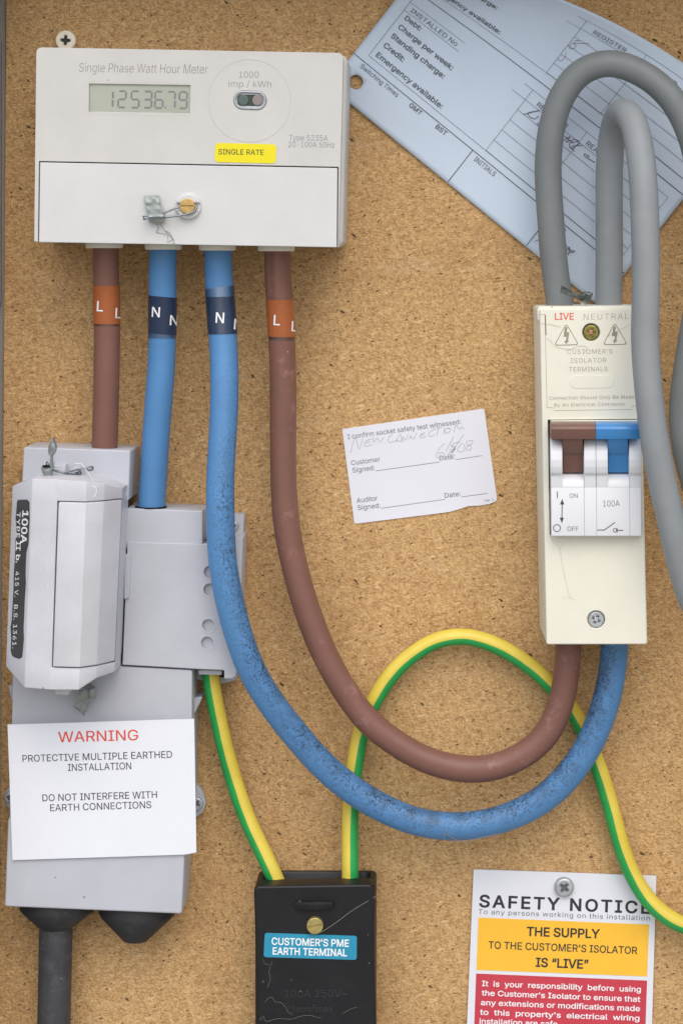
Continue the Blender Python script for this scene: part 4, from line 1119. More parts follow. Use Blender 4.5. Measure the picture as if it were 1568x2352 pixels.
wire_path([(374, 489.6, 49.4), (388, 484.4, 49.0), (402, 479, 48.4), (414, 475.5, 47.8)], 0.38, M['wire'], seal)
for a, b in (((343, 496, 49.5), (328.5, 496.5, 49.0)), ((343, 500, 49.3), (329.5, 504, 48.6)), ((328.5, 496.5, 49.0), (334, 505, 48.8))):
    wire_path([a, ((a[0] + b[0]) / 2, (a[1] + b[1]) / 2 + 0.8, a[2]), b], 0.28, M['wire'], seal)

# ------------------------------------------------------------------ tails below the meter
A = tube('meter_tail', [(243.5, 556, 23), (243.5, 600, 23), (244.5, 660, 22.5), (246, 760, 22), (245, 860, 21.5), (243, 950, 21), (241, 1020, 20.5), (239.5, 1060, 20)], 5.25, M['brown'])
tag(A, 'short straight brown cable from the meter down to the fuse unit', 'cable')
Bc = tube('meter_tail', [(374.5, 556, 23), (374.5, 600, 23), (374.2, 660, 22.5), (372.5, 750, 22), (369.5, 850, 21.5), (364, 940, 21), (356.5, 1040, 20.5), (350, 1120, 20), (345, 1200, 19.5)], 5.6, M['blue'])
tag(Bc, 'short clean blue cable from the meter down to the grey neutral block', 'cable')
Cc = tube('meter_tail', [(500, 556, 23), (500.5, 600, 23), (504, 650, 23), (511, 750, 25), (515.5, 850, 28), (514.5, 950, 31), (509, 1050, 34), (506, 1120, 35.5), (505.4, 1176, 36.5), (508.5, 1260, 37), (514.5, 1309, 37), (526, 1376, 37), (542, 1443, 36.5), (565, 1509, 35.5),
    (584, 1550, 34), (617, 1609, 31.5), (680, 1689, 28), (744, 1762, 25), (815, 1820, 23), (880, 1858, 22), (952, 1888, 21.5), (1042, 1900, 21), (1132, 1890, 21), (1222, 1854, 21), (1281, 1807, 21), (1335, 1744, 21), (1375, 1663, 21),
    (1398, 1582, 21), (1409, 1515, 21), (1412, 1460, 21)], 5.65, M['blue_dirty'], smooth_it=30)
tag(Cc, 'long blue cable speckled with black grime looping from meter to isolator', 'cable')
Dc = tube('meter_tail', [(636.5, 558, 23), (637, 600, 23), (640, 660, 22.5), (646.5, 760, 22), (649.5, 880, 21), (650.5, 1000, 20), (651, 1090, 20), (653.5, 1176, 20), (663, 1243, 20), (679, 1309, 20), (697, 1376, 20), (719, 1443, 20), (748, 1509, 20), (785, 1576, 20), (840, 1655, 20),
    (890, 1694, 20), (941, 1727, 20), (997, 1753, 20), (1050, 1766, 20), (1100, 1768, 20), (1155, 1757, 20), (1213, 1728, 20), (1254, 1688, 20), (1281, 1636, 20), (1297, 1578, 20), (1303, 1524, 20), (1305, 1455, 20)], 5.35, M['brown_worn'], smooth_it=30)
tag(Dc, 'long brown cable looping from meter down and round to the isolator', 'cable')
# moulded size marks along the second brown tail
def on_tail(centre, r):
    """the point of a tail's front surface seen at survey position (px, py)"""
    def f(px, py):
        z = W(px, py, 25).z
        for _ in range(25):
            xc, d0 = centre(z)
            if _ == 0: D = d0 + r
            x = (px - CX) * S * (1000 - D)
            off = max(-0.985 * r, min(0.985 * r, x - xc))
            D = d0 + math.sqrt(r * r - off * off)
            z = W(px, py, D).z
        p = W(px, py, D)
        p.x = (xc + off) / 1000
        return p
    return f
text('300/500V 300/500V', (632, 700), (628.5, 580), 9.5, 0, M['brown_mark'], Dc, bold=-0.012, up=(-1, 0), pos=on_tail(centre_of(Dc, W(0, 800, 22).z, W(0, 570, 22).z), 5.5), name='moulded_mark')

# tape markers
GM = 'letter tapes round the four meter tails'
def marker(kind, label, tail, yt0, yt1, yb0, yb1, r, letters, clear):
    """band from slanted top (yt0 left .. yt1 right) to slanted bottom; letters = (char, px, baseline py, h)"""
    mt = M['orange_tape'] if kind == 'L' else M['navy_tape']
    cen = centre_of(tail, W(0, yb0 + 60, 22).z, W(0, yt0 - 60, 22).z)
    zm = W(0, (yt0 + yb0) / 2, 22).z
    o = thing('cable_marker', label, 'cable marker', Vector((cen(zm)[0] / 1000, -cen(zm)[1] / 1000, zm)), GM)
    def band(name, a0, a1, b0, b1, rr, m):
        n = 48
        vs, fs = [], []
        rows_ = 7
        for i in range(rows_):
            t = i / (rows_ - 1)
            for q in range(n + 1):
                an = -math.pi + 2 * math.pi * q / n
                u = (math.sin(an) + 1) / 2
                py = (a0 * (1 - t) + b0 * t) * (1 - u) + (a1 * (1 - t) + b1 * t) * u
                z = W(0, py, 27).z
                x, d = cen(z)
                vs.append(Vector(((x + rr * math.sin(an)) / 1000, -(d + rr * math.cos(an)) / 1000, z)))
        for i in range(rows_ - 1):
            for q in range(n):
                fs.append((i * (n + 1) + q, (i + 1) * (n + 1) + q, (i + 1) * (n + 1) + q + 1, i * (n + 1) + q + 1))
        return build(name, vs, fs, m, o, smooth=True)
    bd = band('band', yt0, yt1, yb0, yb1, r + 0.24, mt)
    for (c0, c1, e0, e1) in clear:
        band('clear_edge', c0, c1, e0, e1, r + 0.16, M['clear_tape'])
    for ch, px, py, h in letters:
        w = h * (0.62 if ch == 'L' else 0.82)
        text(ch, (px, py), (px + w, py + w * 0.06), h, 0, M['ink_white'], bd, bold=0.012, pos=on_tail(cen, r + 0.48))
    return o
marker('L', 'orange tape band lettered L on the short brown cable', A, 656, 656, 744, 745, 5.25,
       [('L', 222.5, 714.5, 23), ('L', 265, 730.5, 23)], [(740, 741, 749, 749)])
marker('N', 'navy tape band lettered N on the short blue cable', Bc, 678.5, 684.5, 764.5, 770.5, 5.6,
       [('N', 348.5, 727.5, 22.5), ('N', 390, 746.5, 22.5)], [(760, 766, 776.5, 778)])
marker('N', 'navy tape band lettered N on the long dirty blue cable', Cc, 682, 681, 767, 766, 5.75,
       [('N', 495, 741, 23.5), ('N', 537, 756, 23.5)], [(664, 655, 690, 688)])
marker('L', 'orange tape band lettered L on the long brown cable', Dc, 689, 688, 774, 775, 5.4,
       [('L', 628, 746.5, 23), ('L', 669, 760.5, 23)], [(770, 771, 780, 782)])

# ------------------------------------------------------------------ earth cables
Y1 = tube('earth_cable', [(482, 1530, 13), (485.5, 1560, 13), (494, 1609, 13), (514, 1709, 12), (537, 1793, 11), (567, 1876, 12), (604, 1956, 14), (632, 2020, 15), (650, 2070, 15)], 3.5, M['earth'], smooth_it=6)
tag(Y1, 'green and yellow earth cable from the grey fuse unit down to the black terminal', 'cable')
Y2 = tube('earth_cable', [(803, 2060, 15), (803, 2000, 15), (803, 1950, 14), (806, 1843, 11), (816, 1743, 9), (829, 1676, 8), (859, 1610, 8), (903, 1543, 8), (952, 1499, 8), (1000, 1472, 8), (1056, 1461.6, 8), (1110, 1470, 8), (1168, 1497, 8), (1222, 1535, 8), (1262, 1570, 8),
    (1312, 1627, 8), (1335, 1670, 8), (1366, 1740, 8), (1389, 1807, 8), (1407, 1875, 8), (1425, 1942, 8), (1452, 2010, 8), (1490, 2070, 9), (1535, 2110, 10), (1580, 2130, 10), (1640, 2143, 10)], 3.45, M['earth'], smooth_it=14)
tag(Y2, 'green and yellow earth cable arching behind the loops and over the safety notice', 'cable')

# ------------------------------------------------------------------ grey cables
G1 = tube('grey_cable', [(1286, 740, 22), (1284, 700, 22), (1280, 664, 22), (1272, 599, 22), (1265.5, 534, 22), (1260.5, 469, 22), (1258, 404, 22), (1260.5, 339, 23), (1268, 280, 24), (1286, 228, 25), (1320, 178, 26), (1357, 153, 27), (1395, 145, 28), (1445, 156, 29), (1504, 189, 30), (1552, 240, 31),
    (1588, 320, 32), (1608, 420, 33), (1614, 550, 33), (1604, 680, 34), (1583, 800, 34), (1566, 928, 34), (1569, 1004, 34), (1588, 1100, 33), (1622, 1190, 32), (1668, 1270, 30)], 5.45, M['greycable'], smooth_it=12)
tag(G1, 'thick grey cable in a wide loop over the pale paper form', 'cable')
G2 = tube('grey_cable', [(1397, 740, 20), (1397, 680, 20), (1397, 600, 20), (1398, 500, 20), (1399, 400, 20), (1402, 330, 22), (1410, 283, 28), (1426, 257, 38), (1447, 268, 47), (1461, 310, 53), (1471, 372, 58), (1478, 437, 61), (1481, 520, 63), (1481, 600, 64), (1481, 700, 64.5), (1481, 778, 65), (1485, 860, 66), (1490.5, 928, 67), (1501, 1004, 67.5),
    (1515, 1079, 67), (1530, 1154, 66), (1548, 1237, 65), (1564, 1300, 63), (1587, 1375, 61), (1625, 1450, 58)], 5.5, M['greycable_pale'], transport=True, smooth_it=10)
tag(G2, 'thick grey cable bent in a tight loop and hanging in front of the isolator', 'cable')

# ------------------------------------------------------------------ grey service cutout with fuse carrier, neutral block and lower cable box
cut = thing('service_cutout', 'pale grey service fuse unit with neutral block and lower cable box', 'fuse unit', W(200, 1560, 0))
def K(x, y): return (x / 2.6667, 980 + y / 2.6667)
def Q(x, y): return (x / 2.6667, 1568 + y / 2.6667)
def T3(x, y): return (274.4 + x / 4.617, 1097.6 + y / 4.617)
k_hole = W(239.8, 1033, 20)
gprism('base_block', [K(147, 125), K(800, 146), (296, 1150), (270, 1150), (255, 1545), (30, 1540)], 30, 1, M['grey'], cut, r=0.8, bev=0.5)
# black discs stand in for the shade inside the cable entry holes
tube_pts([W(239.9, 1031.2, 19.6) + Vector((0, 0, -.0004)), W(239.9, 1031.2, 19.6) + Vector((0, 0, .0002))], 6.3, 'cable_mouth', M['dark'], cut, n=32)
tube_pts([W(346.4, 1166, 19.6), W(346.4, 1166, 19.6) + Vector((0, 0, .0006))], 6.5, 'cable_mouth', M['dark'], cut, n=32)
lower = gprism('lower_cover', [(30, 1539), (270, 1530), (441.5, 1539.5), (440, 1900), (22, 1900)], 26, 1, M['grey'], cut, r=0.8, bev=0.5)
gprism('cable_box', [(19, 1884), (30, 1868), (424.5, 1885), (424.5, 1963), (418, 2099.5), (11, 2082.5)], 29, 1, M['grey'], cut, r=1.0, bev=0.7)
# side clip, ears and their screws
gprism('clip', [Q(1185, 95), Q(1238, 84), Q(1233, 108), Q(1178, 215), Q(1150, 150)], 16, 2, M['grey'], cut, r=0.4, bev=0.3)
gprism('clip', [Q(52, 20), Q(80, 20), Q(110, 100), Q(74, 112), Q(60, 60)], 12, 2, M['grey'], cut, r=0.4, bev=0.3)
ear = gprism('mounting_ear', [(430, 1798), (452, 1800), (466, 1822), (473, 1846), (466, 1866), (448, 1880), (430, 1880)], 5, 0.3, M['grey'], cut, r=2.5, bev=0.6)
screw_head('ear_screw', 451.5, 1847, 7.2, 15, M['steel'], ear, 'cross', 0.5, h=2.2, bev=0.55)
ear = gprism('mounting_ear', [(60, 1806), (24, 1806), (11.5, 1820), (9.5, 1838), (14, 1852), (26, 1860), (60, 1860)], 5, 0.3, M['grey'], cut, r=2.5, bev=0.6)
screw_head('ear_screw', 21.5, 1832, 7.2, 12, M['steel'], ear, 'cross', 0.3, h=2.2, bev=0.5)
# neutral block
gprism('neutral_block', [K(775, 500), T3(885, 350), T3(880, 700), (280, 1260)], 26, 1, M['grey'], cut, r=0.5, bev=0.4)
gprism('neutral_block_step', [(440, 1170), (475, 1170), (475, 1240), (440, 1240)], 16, 1, M['grey'], cut, r=0.4, bev=0.3)
wing = gprism('wing_plate', [(445, 1183), (561.4, 1182), (558, 1240), (445, 1240)], 10, 0.5, M['grey'], cut, r=0.5, bev=0.3)
screw_head('wing_screw', 536, 1208, 11.5, 12, M['steel'], wing, 'cross', 0.2, h=1.6, bev=0.7)
gprism('neutral_base', [(300, 1250), (556.5, 1237), (546, 1536), (543.5, 1562), (503, 1572), (300, 1530)], 8, 0.4, M['grey'], cut, r=1.6, bev=0.4)
kn = [T3(960, 997), T3(957, 1184), T3(942, 1563), T3(930, 1748)]
cover = gprism('neutral_cover', [(293, 1244.5), (475, 1249.5), (476, 1235.6), (557.6, 1235), (545.6, 1532), (543, 1552), (534, 1559), (515, 1559), (515, 1539.6), (454, 1537.0), (281.5, 1527.2)],
               27, 4, M['grey'], cut, r=0.5, bev=0.35, holes=[(circle(x, y, 13.6, 27, 28), 1.8, 0.12) for x, y in kn])
for x, y in kn:
    prism('knockout_rim', circle(x, y + 1, 18.8, 27, 36), 27.12, 26.8, M['grey'], cover, bev=0.07, holes=[(circle(x, y + 0.5, 14.6, 27.12, 36), -0.3, 0.02)])
gprism('edge_tab', [(287.6, 1274), (301.5, 1273), (297, 1374), (284.2, 1376)], 28.2, 26, M['grey'], cover, r=0.3, bev=0.35)
for a, b in ((T3(185, 950), T3(835, 982)), (T3(60, 1318), T3(845, 1350)), (T3(270, 1160), T3(600, 1185)), (T3(590, 1710), T3(800, 1722))):
    gprism('moulded_line', [a, b, (b[0], b[1] + 0.9), (a[0], a[1] + 0.9)], 27.06, 26.8, M['grey'], cover, bev=0.0)
gprism('earth_flap', [T3(838, 2036), T3(1085, 2042), T3(1083, 2092), T3(836, 2086)], 22, 15, M['grey'], cut, r=0.4, bev=0.3)
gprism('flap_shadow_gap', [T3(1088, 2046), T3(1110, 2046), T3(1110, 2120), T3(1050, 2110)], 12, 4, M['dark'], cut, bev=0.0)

# fuse carrier: ridged body with a recessed lever panel
def lerp(a, b, t): return a + (b - a) * t
def kcol(xt, yt, xb, yb, y):
    return xt + (xb - xt) * (y - yt) / (yb - yt)
def krow(ys, ds, dx=(0,) * 7):
    tops = ((78, 365), (200, 320), (357, 323), (530, 335), (642, 350), (752, 378), (776, 362))
    bots = ((38, 1470), (152, 1600), (313, 1612), (482, 1613), (592, 1524), (703, 1503), (737, 1468))
    out = []
    for j in range(7):
        x = kcol(tops[j][0], tops[j][1], bots[j][0], bots[j][1], ys[j])
        out.append(K(x, ys[j]) + (ds[j],))
    return out
DS = (44, 57, 60.5, 62, 56.5, 46, 28)
r0 = krow((365, 320, 323, 335, 352, 380, 364), DS)
r1 = krow((470, 462, 455, 460, 452, 440, 436), DS)
r2 = krow((1400, 1440, 1476, 1481, 1466, 1442, 1400), DS)
r3 = krow((1470, 1600, 1612, 1613, 1540, 1503, 1468), DS)
# split the recess edges on the lip columns
carrier = grid_shell('fuse_carrier', [r0, r1, r2, r3], 26, M['carrier'], cut, skip={(1, 2), (1, 3), (1, 4)}, bev=0.55, seg=3)
rf = []
for r in (r1, r2):
    rf.append([(p[0], p[1], p[2] - 3.5) for p in r[2:6]])
grid_shell('lever_recess', rf, 24, M['carrier'], carrier, bev=0.0)
def inset_row(r, dy, x0, x1, dd):
    q = [list(p) for p in r[2:6]]
    q[0][0] += x0; q[-1][0] += x1
    return [(p[0], p[1] + dy, p[2] + dd) for p in q]
rows = [inset_row(r1, 2.6, 3.0, -1.2, 0.9), inset_row(r2, -2.2, 2.6, -1.2, 0.7)]
lever = grid_shell('lever_panel', rows, 45, M['carrier'], carrier, bev=0.5, seg=3)
# lower nose clip and little moulded boss
gprism('nose_clip', [K(335, 1600), K(425, 1600), K(422, 1642), K(340, 1640)], 50, 30, M['carrier'], carrier, r=0.3, bev=0.3)
gprism('ring_tab', [K(330, 236), K(402, 233), K(402, 322), K(330, 322)], 37, 29, M['carrier'], carrier, r=0.3, bev=0.3)
prism('ring_tab', circle(*K(470, 290), 17, 36, 28), 37, 33, M['carrier'], carrier, bev=0.4, holes=[(circle(*K(482, 290), 7.5, 37, 20), 3.0, 0.3)])
# rating label on the flank
def flank(px, py):
    y = (py - 980) * 2.6667
    xa = kcol(78, 365, 38, 1470, y); xb = kcol(200, 320, 152, 1600, y)
    t = (px * 2.6667 - xa) / (xb - xa)
    return 44 + 13 * t
lab = [(105, 460), (112, 448), (168, 446), (182, 462), (183, 560), (179, 640), (176, 720), (163, 770), (160, 830), (158, 900), (160, 960), (153, 1060), (150, 1150), (146, 1230), (148, 1300), (141, 1380), (137, 1412), (120, 1422), (86, 1412), (74, 1400),
       (67, 1370), (70, 1300), (66, 1230), (74, 1180), (78, 1100), (84, 1000), (86, 900), (92, 820), (96, 700), (104, 640), (97, 560), (103, 500)]
cx_ = sum(p[0] for p in lab) / len(lab)
vs = [W(*K(*p), flank(*K(*p)) + 0.25) for p in lab]
# fan of quads between left and right outline, so that the foil lies on the flank
n = len(lab)
lf = build('rating_label', vs, [tuple(range(n))], M['label_dark'], carrier)
lf['label'] = 'dark foil rating label with worn wavy edges'
fl = lambda px, py: flank(px, py) + 0.42
text('100A', K(141, 513), K(128, 716), 13.0, fl, M['ink_white'], lf, bold=0.03)
text('TYPE', K(105, 524), K(101, 680), 8.2, fl, M['ink_white'], lf, bold=0.012, space=1.15)
text('II', K(103, 706), K(101, 752), 9.2, fl, M['ink_white'], lf, bold=0.03, space=1.4)
strips('lettering', [[K(102, 700), K(100, 760)], [K(127, 700), K(124, 760)]], 1.0, fl, M['ink_white'], lf)
text('b.', K(101, 784), K(99, 834), 9.0, fl, M['ink_white'], lf, bold=0.03)
text('415 V.', K(97, 886), K(90, 1042), 8.6, fl, M['ink_white'], lf, bold=0.004, space=1.1)
text('B.S. 1361.', K(88, 1090), K(78, 1358), 8.6, fl, M['ink_white'], lf, bold=0.004, space=1.1)

# black boots and supply cable
def boot(cx_t, cx_b, wt, wb, y0, y1, d, label, flatten):
    pth = [W(cx_t, y0 - 20, d), W(cx_t, y0, d), W(lerp(cx_t, cx_b, .12), lerp(y0, y1, .15), d), W(cx_b, y1 - 2.5, d), W(cx_b, y1, d)]
    rad = [wt * .5, wt * .5, wt * .47, wb * .52, wb * .48]
    n = 44
    vs, fs = [], []
    for p, r in zip(pth, rad):
        r = r * S * .97
        for q in range(n):
            a = 2 * math.pi * q / n
            vs.append(Vector((p.x + r * math.cos(a), p.y + min(r, .0125) * math.sin(a) , p.z)))
    for i in range(len(pth) - 1):
        for q in range(n):
            fs.append((i * n + q, (i + 1) * n + q, (i + 1) * n + (q + 1) % n, i * n + (q + 1) % n))
    fs.append(tuple((len(pth) - 1) * n + q for q in range(n))[::-1])
    o = build('cable_boot', vs, fs, M['rubber'], cut, smooth=True, angle=40)
    return o
boot(134, 129.5, 178, 80, 2086, 2130.5, 15, None, 0)
boot(316, 311.5, 180, 60, 2094, 2159.5, 15, None, 0)
SC = tube('supply_cable', [(129.5, 2120, 15), (128.5, 2160, 15), (127, 2230, 14.5), (125.5, 2300, 14), (124, 2380, 14), (122, 2450, 14)], 6.75, M['supply'])
tag(SC, 'thick dusty dark grey supply cable below the lower cable box', 'cable')

# seals on the cutout
seal = thing('wire_seal', 'twisted grey metal seal tag wired above the fuse carrier', 'seal', W(115, 1080, 40))
def R6(x, y): return (x / 5.0, 980 + y / 5.0)
tube_pts([W(*R6(540, 462), 43), W(*R6(546, 500), 42.5), W(*R6(556, 545), 42), W(*R6(563, 572), 41.6)], lambda t: 2.35 - 0.7 * t, 'cup', M['lead'], seal, n=20)
tube_pts([W(*R6(540, 464), 43) + Vector((0, -.0003, .0001)), W(*R6(541, 458), 43) + Vector((0, -.0002, .0002))], 1.7, 'cup_mouth', M['dark'], seal, n=20)  # black disc paints the shade inside the open cup
rows = []
for (xa, ya, xb, yb, da, db) in ((592, 128, 610, 130, 46, 46.4), (581, 175, 632, 190, 47, 45.5), (560, 230, 640, 240, 45.6, 47.2), (552, 285, 634, 290, 44.6, 46.6), (565, 335, 606, 345, 45.4, 44.4), (570, 370, 608, 380, 46, 44), (575, 420, 618, 425, 45, 43.5), (585, 480, 624, 480, 44, 43)):
    a = R6(xa, ya); b = R6(xb, yb)
    rows.append([(lerp(a[0], b[0], t), lerp(a[1], b[1], t), lerp(da, db, t) + 0.5 * math.sin(3.1 * t)) for t in (0, .33, .66, 1)])
grid_shell('tag', rows, 42.6, M['lead'], seal, bev=0.12)
for a in (((545, 455, 44), (535, 420, 44.6), (548, 400, 45)), ((555, 452, 44), (560, 425, 44.6), (545, 405, 45))):
    wire_path([R6(x, y) + (d,) for x, y, d in a], 0.22, M['wire'], seal)
wire_path([R6(x, y) + (d,) for x, y, d in ((600, 498, 42), (660, 512, 40.5), (740, 532, 40), (800, 545, 39), (850, 555, 38.4), (885, 560, 38.2), (915, 545, 38.8), (900, 510, 39.5), (860, 520, 39.8), (820, 535, 40))], 0.42, M['wire'], seal)
wire_path([R6(x, y) + (d,) for x, y, d in ((740, 528, 40.4), (840, 500, 39), (900, 485, 38.6), (980, 478, 38), (1040, 462, 37.6), (1068, 468, 37), (1060, 495, 36.6), (1020, 500, 36.2), (985, 488, 36))], 0.40, M['wire'], seal)

seal = thing('wire_seal', 'crumpled grey metal seal tag hanging under the fuse carrier', 'seal', W(195, 1600, 30))
rows = []
for (xa, ya, xb, yb, d) in ((505, 1580, 552, 1598, 36), (488, 1612, 578, 1626, 35), (480, 1640, 572, 1655, 34), (462, 1680, 540, 1690, 33.4), (450, 1715, 530, 1728, 33), (500, 1752, 520, 1758, 32.4), (508, 1768, 516, 1772, 32)):
    a = K(xa, ya); b = K(xb, yb)
    rows.append([(lerp(a[0], b[0], t), lerp(a[1], b[1], t), d + 1.1 * math.sin(4.5 * t + ya * 0.05)) for t in (0, .25, .5, .75, 1)])
grid_shell('tag', rows, 30, M['lead'], seal, bev=0.12)
tube_pts([W(*K(560, 1600), 36), W(*K(568, 1660), 35)], 1.5, 'rolled_edge', M['lead'], seal, n=14)
wire_path([K(480, 1590) + (38,), K(500, 1600) + (37.5,), K(530, 1612) + (36.5,)], 0.35, M['wire'], seal)

# warning sign lying on the lower cover
sign = tag(sheet('warning_sign', [Q(48, 257), Q(1190, 222), Q(1203, 1040), Q(1132, 1053), Q(78, 1087)], 30.2, M['sign_white'], None, t=0.7), 'white rectangular sign headed WARNING in red, stuck to the grey cable box', 'sign')
for s, a, b, h, mt, bo in (('WARNING', (358, 365), (848, 352), 64, 'ink_red', 0.006), ('PROTECTIVE MULTIPLE EARTHED', (140, 486), (1055, 460), 42, 'ink_black', 0.002), ('INSTALLATION', (418, 541), (805, 530), 42, 'ink_black', 0.002),
                           ('DO NOT INTERFERE WITH', (262, 727), (963, 706), 42, 'ink_black', 0.002), ('EARTH CONNECTIONS', (310, 788), (928, 768), 42, 'ink_black', 0.002)):
    text(s, Q(*a), Q(*b), h / 2.6667, 30.28, M[mt], sign, bold=bo)

# ------------------------------------------------------------------ earth terminal block
earth = thing('earth_terminal_block', 'black plastic earth terminal block with brass screw and blue label', 'terminal block', W(723, 2340, 0))
def E(x, y): return (580 + x / 5.263, 1983.5 + y / 5.263)
DE = 28
top = [E(20, 290), E(300, 272), E(1440, 258)]
front = fillet(grid_loop([E(14, 275), E(1452, 252), E(1497, 2300), E(75, 2300)], DE), [.0022 * 1.0, .0022, .001, .001], 6) if False else fillet(grid_loop([E(14, 275), E(1452, 252), E(1497, 2300), E(75, 2300)], DE), .0021, 6)
prism('cover', front, DE, 17.5, M['black'], earth, bev=0.8, draft=-0.0)
# hollow body behind: two side walls, a back wall and a front lip round the open top
bx0, bx1 = W(589, 2040, 17).x, W(862.5, 2040, 17).x
zt = W(0, 2022, 17).z; zb = W(0, 2420, 17).z
def tray(name, mat, parent):
    """open-topped trough: rounded rectangle in plan, walls 2 mm, drawn downwards"""
    n = 8
    def rr(x0, x1, y0, y1, r):
        out = []
        for cx, cy, a0 in ((x1 - r, y1 - r, 0), (x0 + r, y1 - r, 90), (x0 + r, y0 + r, 180), (x1 - r, y0 + r, 270)):
            for i in range(n + 1):
                a = math.radians(a0 + 90 * i / n)
                out.append((cx + r * math.cos(a), cy + r * math.sin(a)))
        return out
    o_ = rr(bx0, bx1, -.0270, -.0005, .0035)
    i_ = rr(bx0 + .0026, bx1 - .0026, -.0205, -.0035, .0022)
    m = len(o_)
    vs, fs = [], []
    for lp, z in ((o_, zb), (o_, zt - .0006), (offset(ccw(o_), .0004), zt), (offset(ccw(i_), -.0004), zt), (i_, zt - .0006), (i_, zt - .03)):
        vs += [Vector((x, y, z)) for x, y in lp]
    for r_ in range(5):
        for q in range(m):
            fs.append((r_ * m + q, r_ * m + (q + 1) % m, (r_ + 1) * m + (q + 1) % m, (r_ + 1) * m + q))
    fs.append(tuple(5 * m + q for q in range(m)))
    return build(name, vs, fs, mat, parent, smooth=True, angle=40)
tray('housing', M['black'], earth)
rows = [[E(500, 466) + (29.4,), E(737, 470) + (30.6,), E(975, 462) + (29.4,)], [E(508, 562) + (29.4,), E(745, 571) + (30.6,), E(973, 550) + (29.4,)]]
grid_shell('grip', rows, 27, M['black'], earth, bev=0.3)
screw_head('brass_screw', *E(752, 757), DE + 2.6, 19, M['brass_pale'], earth, 'slot', -0.24, h=3.5)
lab = sheet('blue_label', [E(148, 838), E(1260, 875), E(1256, 1165), E(133, 1130)], DE + 0.2, M['teal'], earth, t=0.17, r=1.0)
lab['label'] = 'teal blue sticker with white lettering'
text("CUSTOMER'S PME", E(230, 980), E(1162, 1006), 16, DE + 0.27, M['ink_white'], lab, bold=0.022)
text('EARTH TERMINAL', E(242, 1098), E(1140, 1120), 16, DE + 0.27, M['ink_white'], lab, bold=0.022)
def emboss(s, a, b, h, d, mat, parent, thick=0.25, bold=0.006):
    o = text(s, a, b, h, d, mat, parent, bold=bold, name='moulded_lettering')
    md = o.modifiers.new('thickness', 'SOLIDIFY'); md.thickness = thick / 1000; md.offset = -1
    return o
emboss('100A 250V~', E(385, 1618), E(1145, 1612), 17, DE + 0.22, M['black_raised'], earth)
emboss('25mm²max', E(400, 1800), E(972, 1795), 15, DE + 0.22, M['black_raised'], earth)

# ------------------------------------------------------------------ safety notice
def SN(x, y): return (548.8 + x / 1.5385, 1960 + y / 1.5385)
notice = tag(sheet('safety_notice', [SN(828, 57), SN(1473, 80), SN(1453, 760), SN(799, 740)], 1.6, M['notice_white'], None, t=1.2), 'white card safety notice with amber and red panels screwed to the board', 'notice')
am = sheet('amber_panel', [SN(845, 227), SN(1447, 252), SN(1440, 435), SN(838, 412)], 1.75, M['amber'], notice, t=0.12)
rd = sheet('red_panel', [SN(837, 425), SN(1440, 450), SN(1430, 745), SN(826, 725)], 1.75, M['red_panel'], notice, t=0.12)
text('SAFETY NOTICE', SN(847, 189), SN(1451, 213), 27, 1.68, M['ink_black'], notice, bold=0.03, space=1.22)
text('To any persons working on this installation', SN(845, 214), SN(1449, 238), 11, 1.68, M['ink_soft'], notice, bold=-0.002, space=1.12)
text('THE SUPPLY', SN(1015, 291), SN(1273, 300), 20, 1.84, M['ink_black'], am, bold=0.027)
text("TO THE CUSTOMER'S ISOLATOR", SN(880, 336), SN(1405, 356), 16.5, 1.84, M['ink_black'], am, bold=0.012)
text('IS “LIVE”', SN(1047, 400), SN(1233, 408), 20, 1.84, M['ink_black'], am, bold=0.027)
for s, a, b in (('It  is  your  responsibility  before  using', (857, 469), (1418, 490)), ("the Customer's Isolator to ensure that", (856, 502), (1416, 525)), ('any extensions or modifications made', (853, 536), (1415, 558)),
                ("to  this  property's  electrical  wiring", (850, 570), (1413, 592)), ('installation are safe.', (848, 602), (1131, 613))):
    text(s, SN(*a), SN(*b), 12.2, 1.84, M['ink_white'], rd, bold=0.018)
o = screw_head('fixing_screw', *SN(1148, 122), 4.2, 22.5, M['steel'], None, 'cross', 0.7, h=2.6, bev=1.0)
tag(o, 'large grey zinc cross head screw at the top of the safety notice', 'screw')

# ------------------------------------------------------------------ small white test card
def H(x, y): return (744.8 + x / 3.636, 901.6 + y / 3.636)
card = tag(sheet('test_card', [H(148, 305), H(1332, 134), H(1440, 893), H(1428, 908), H(1385, 928), H(1300, 944), H(1200, 948), H(1120, 975), H(1040, 998), H(250, 1097)], 0.55, M['paper_white'], None, t=0.5, r=0.9),
           'small tilted white test card with pencilled NEW CONNECTION stuck to the board', 'card')
dC = 0.62
for s, a, b, h in (('I confirm socket safety test witnessed:', (196, 390), (1138, 262), 11), ('Customer', (226, 608), (466, 575), 11), ('Signed:', (236, 670), (421, 645), 11), ('Date:', (962, 568), (1089, 552), 11),
                   ('Auditor', (272, 922), (445, 900), 11), ('Signed:', (281, 983), (466, 960), 11), ('Date:', (1005, 880), (1136, 863), 11), ('Ver. 1', (1335, 914), (1412, 902), 6)):
    text(s, H(*a), H(*b), h, dC, M['ink_soft'], card, bold=-0.002)
strips('ruled_lines', [[H(428, 655), H(962, 580)], [H(1097, 560), H(1316, 527)], [H(473, 967), H(1005, 892)], [H(1142, 872), H(1361, 842)]], 1.0, dC, M['ink_soft'], card)
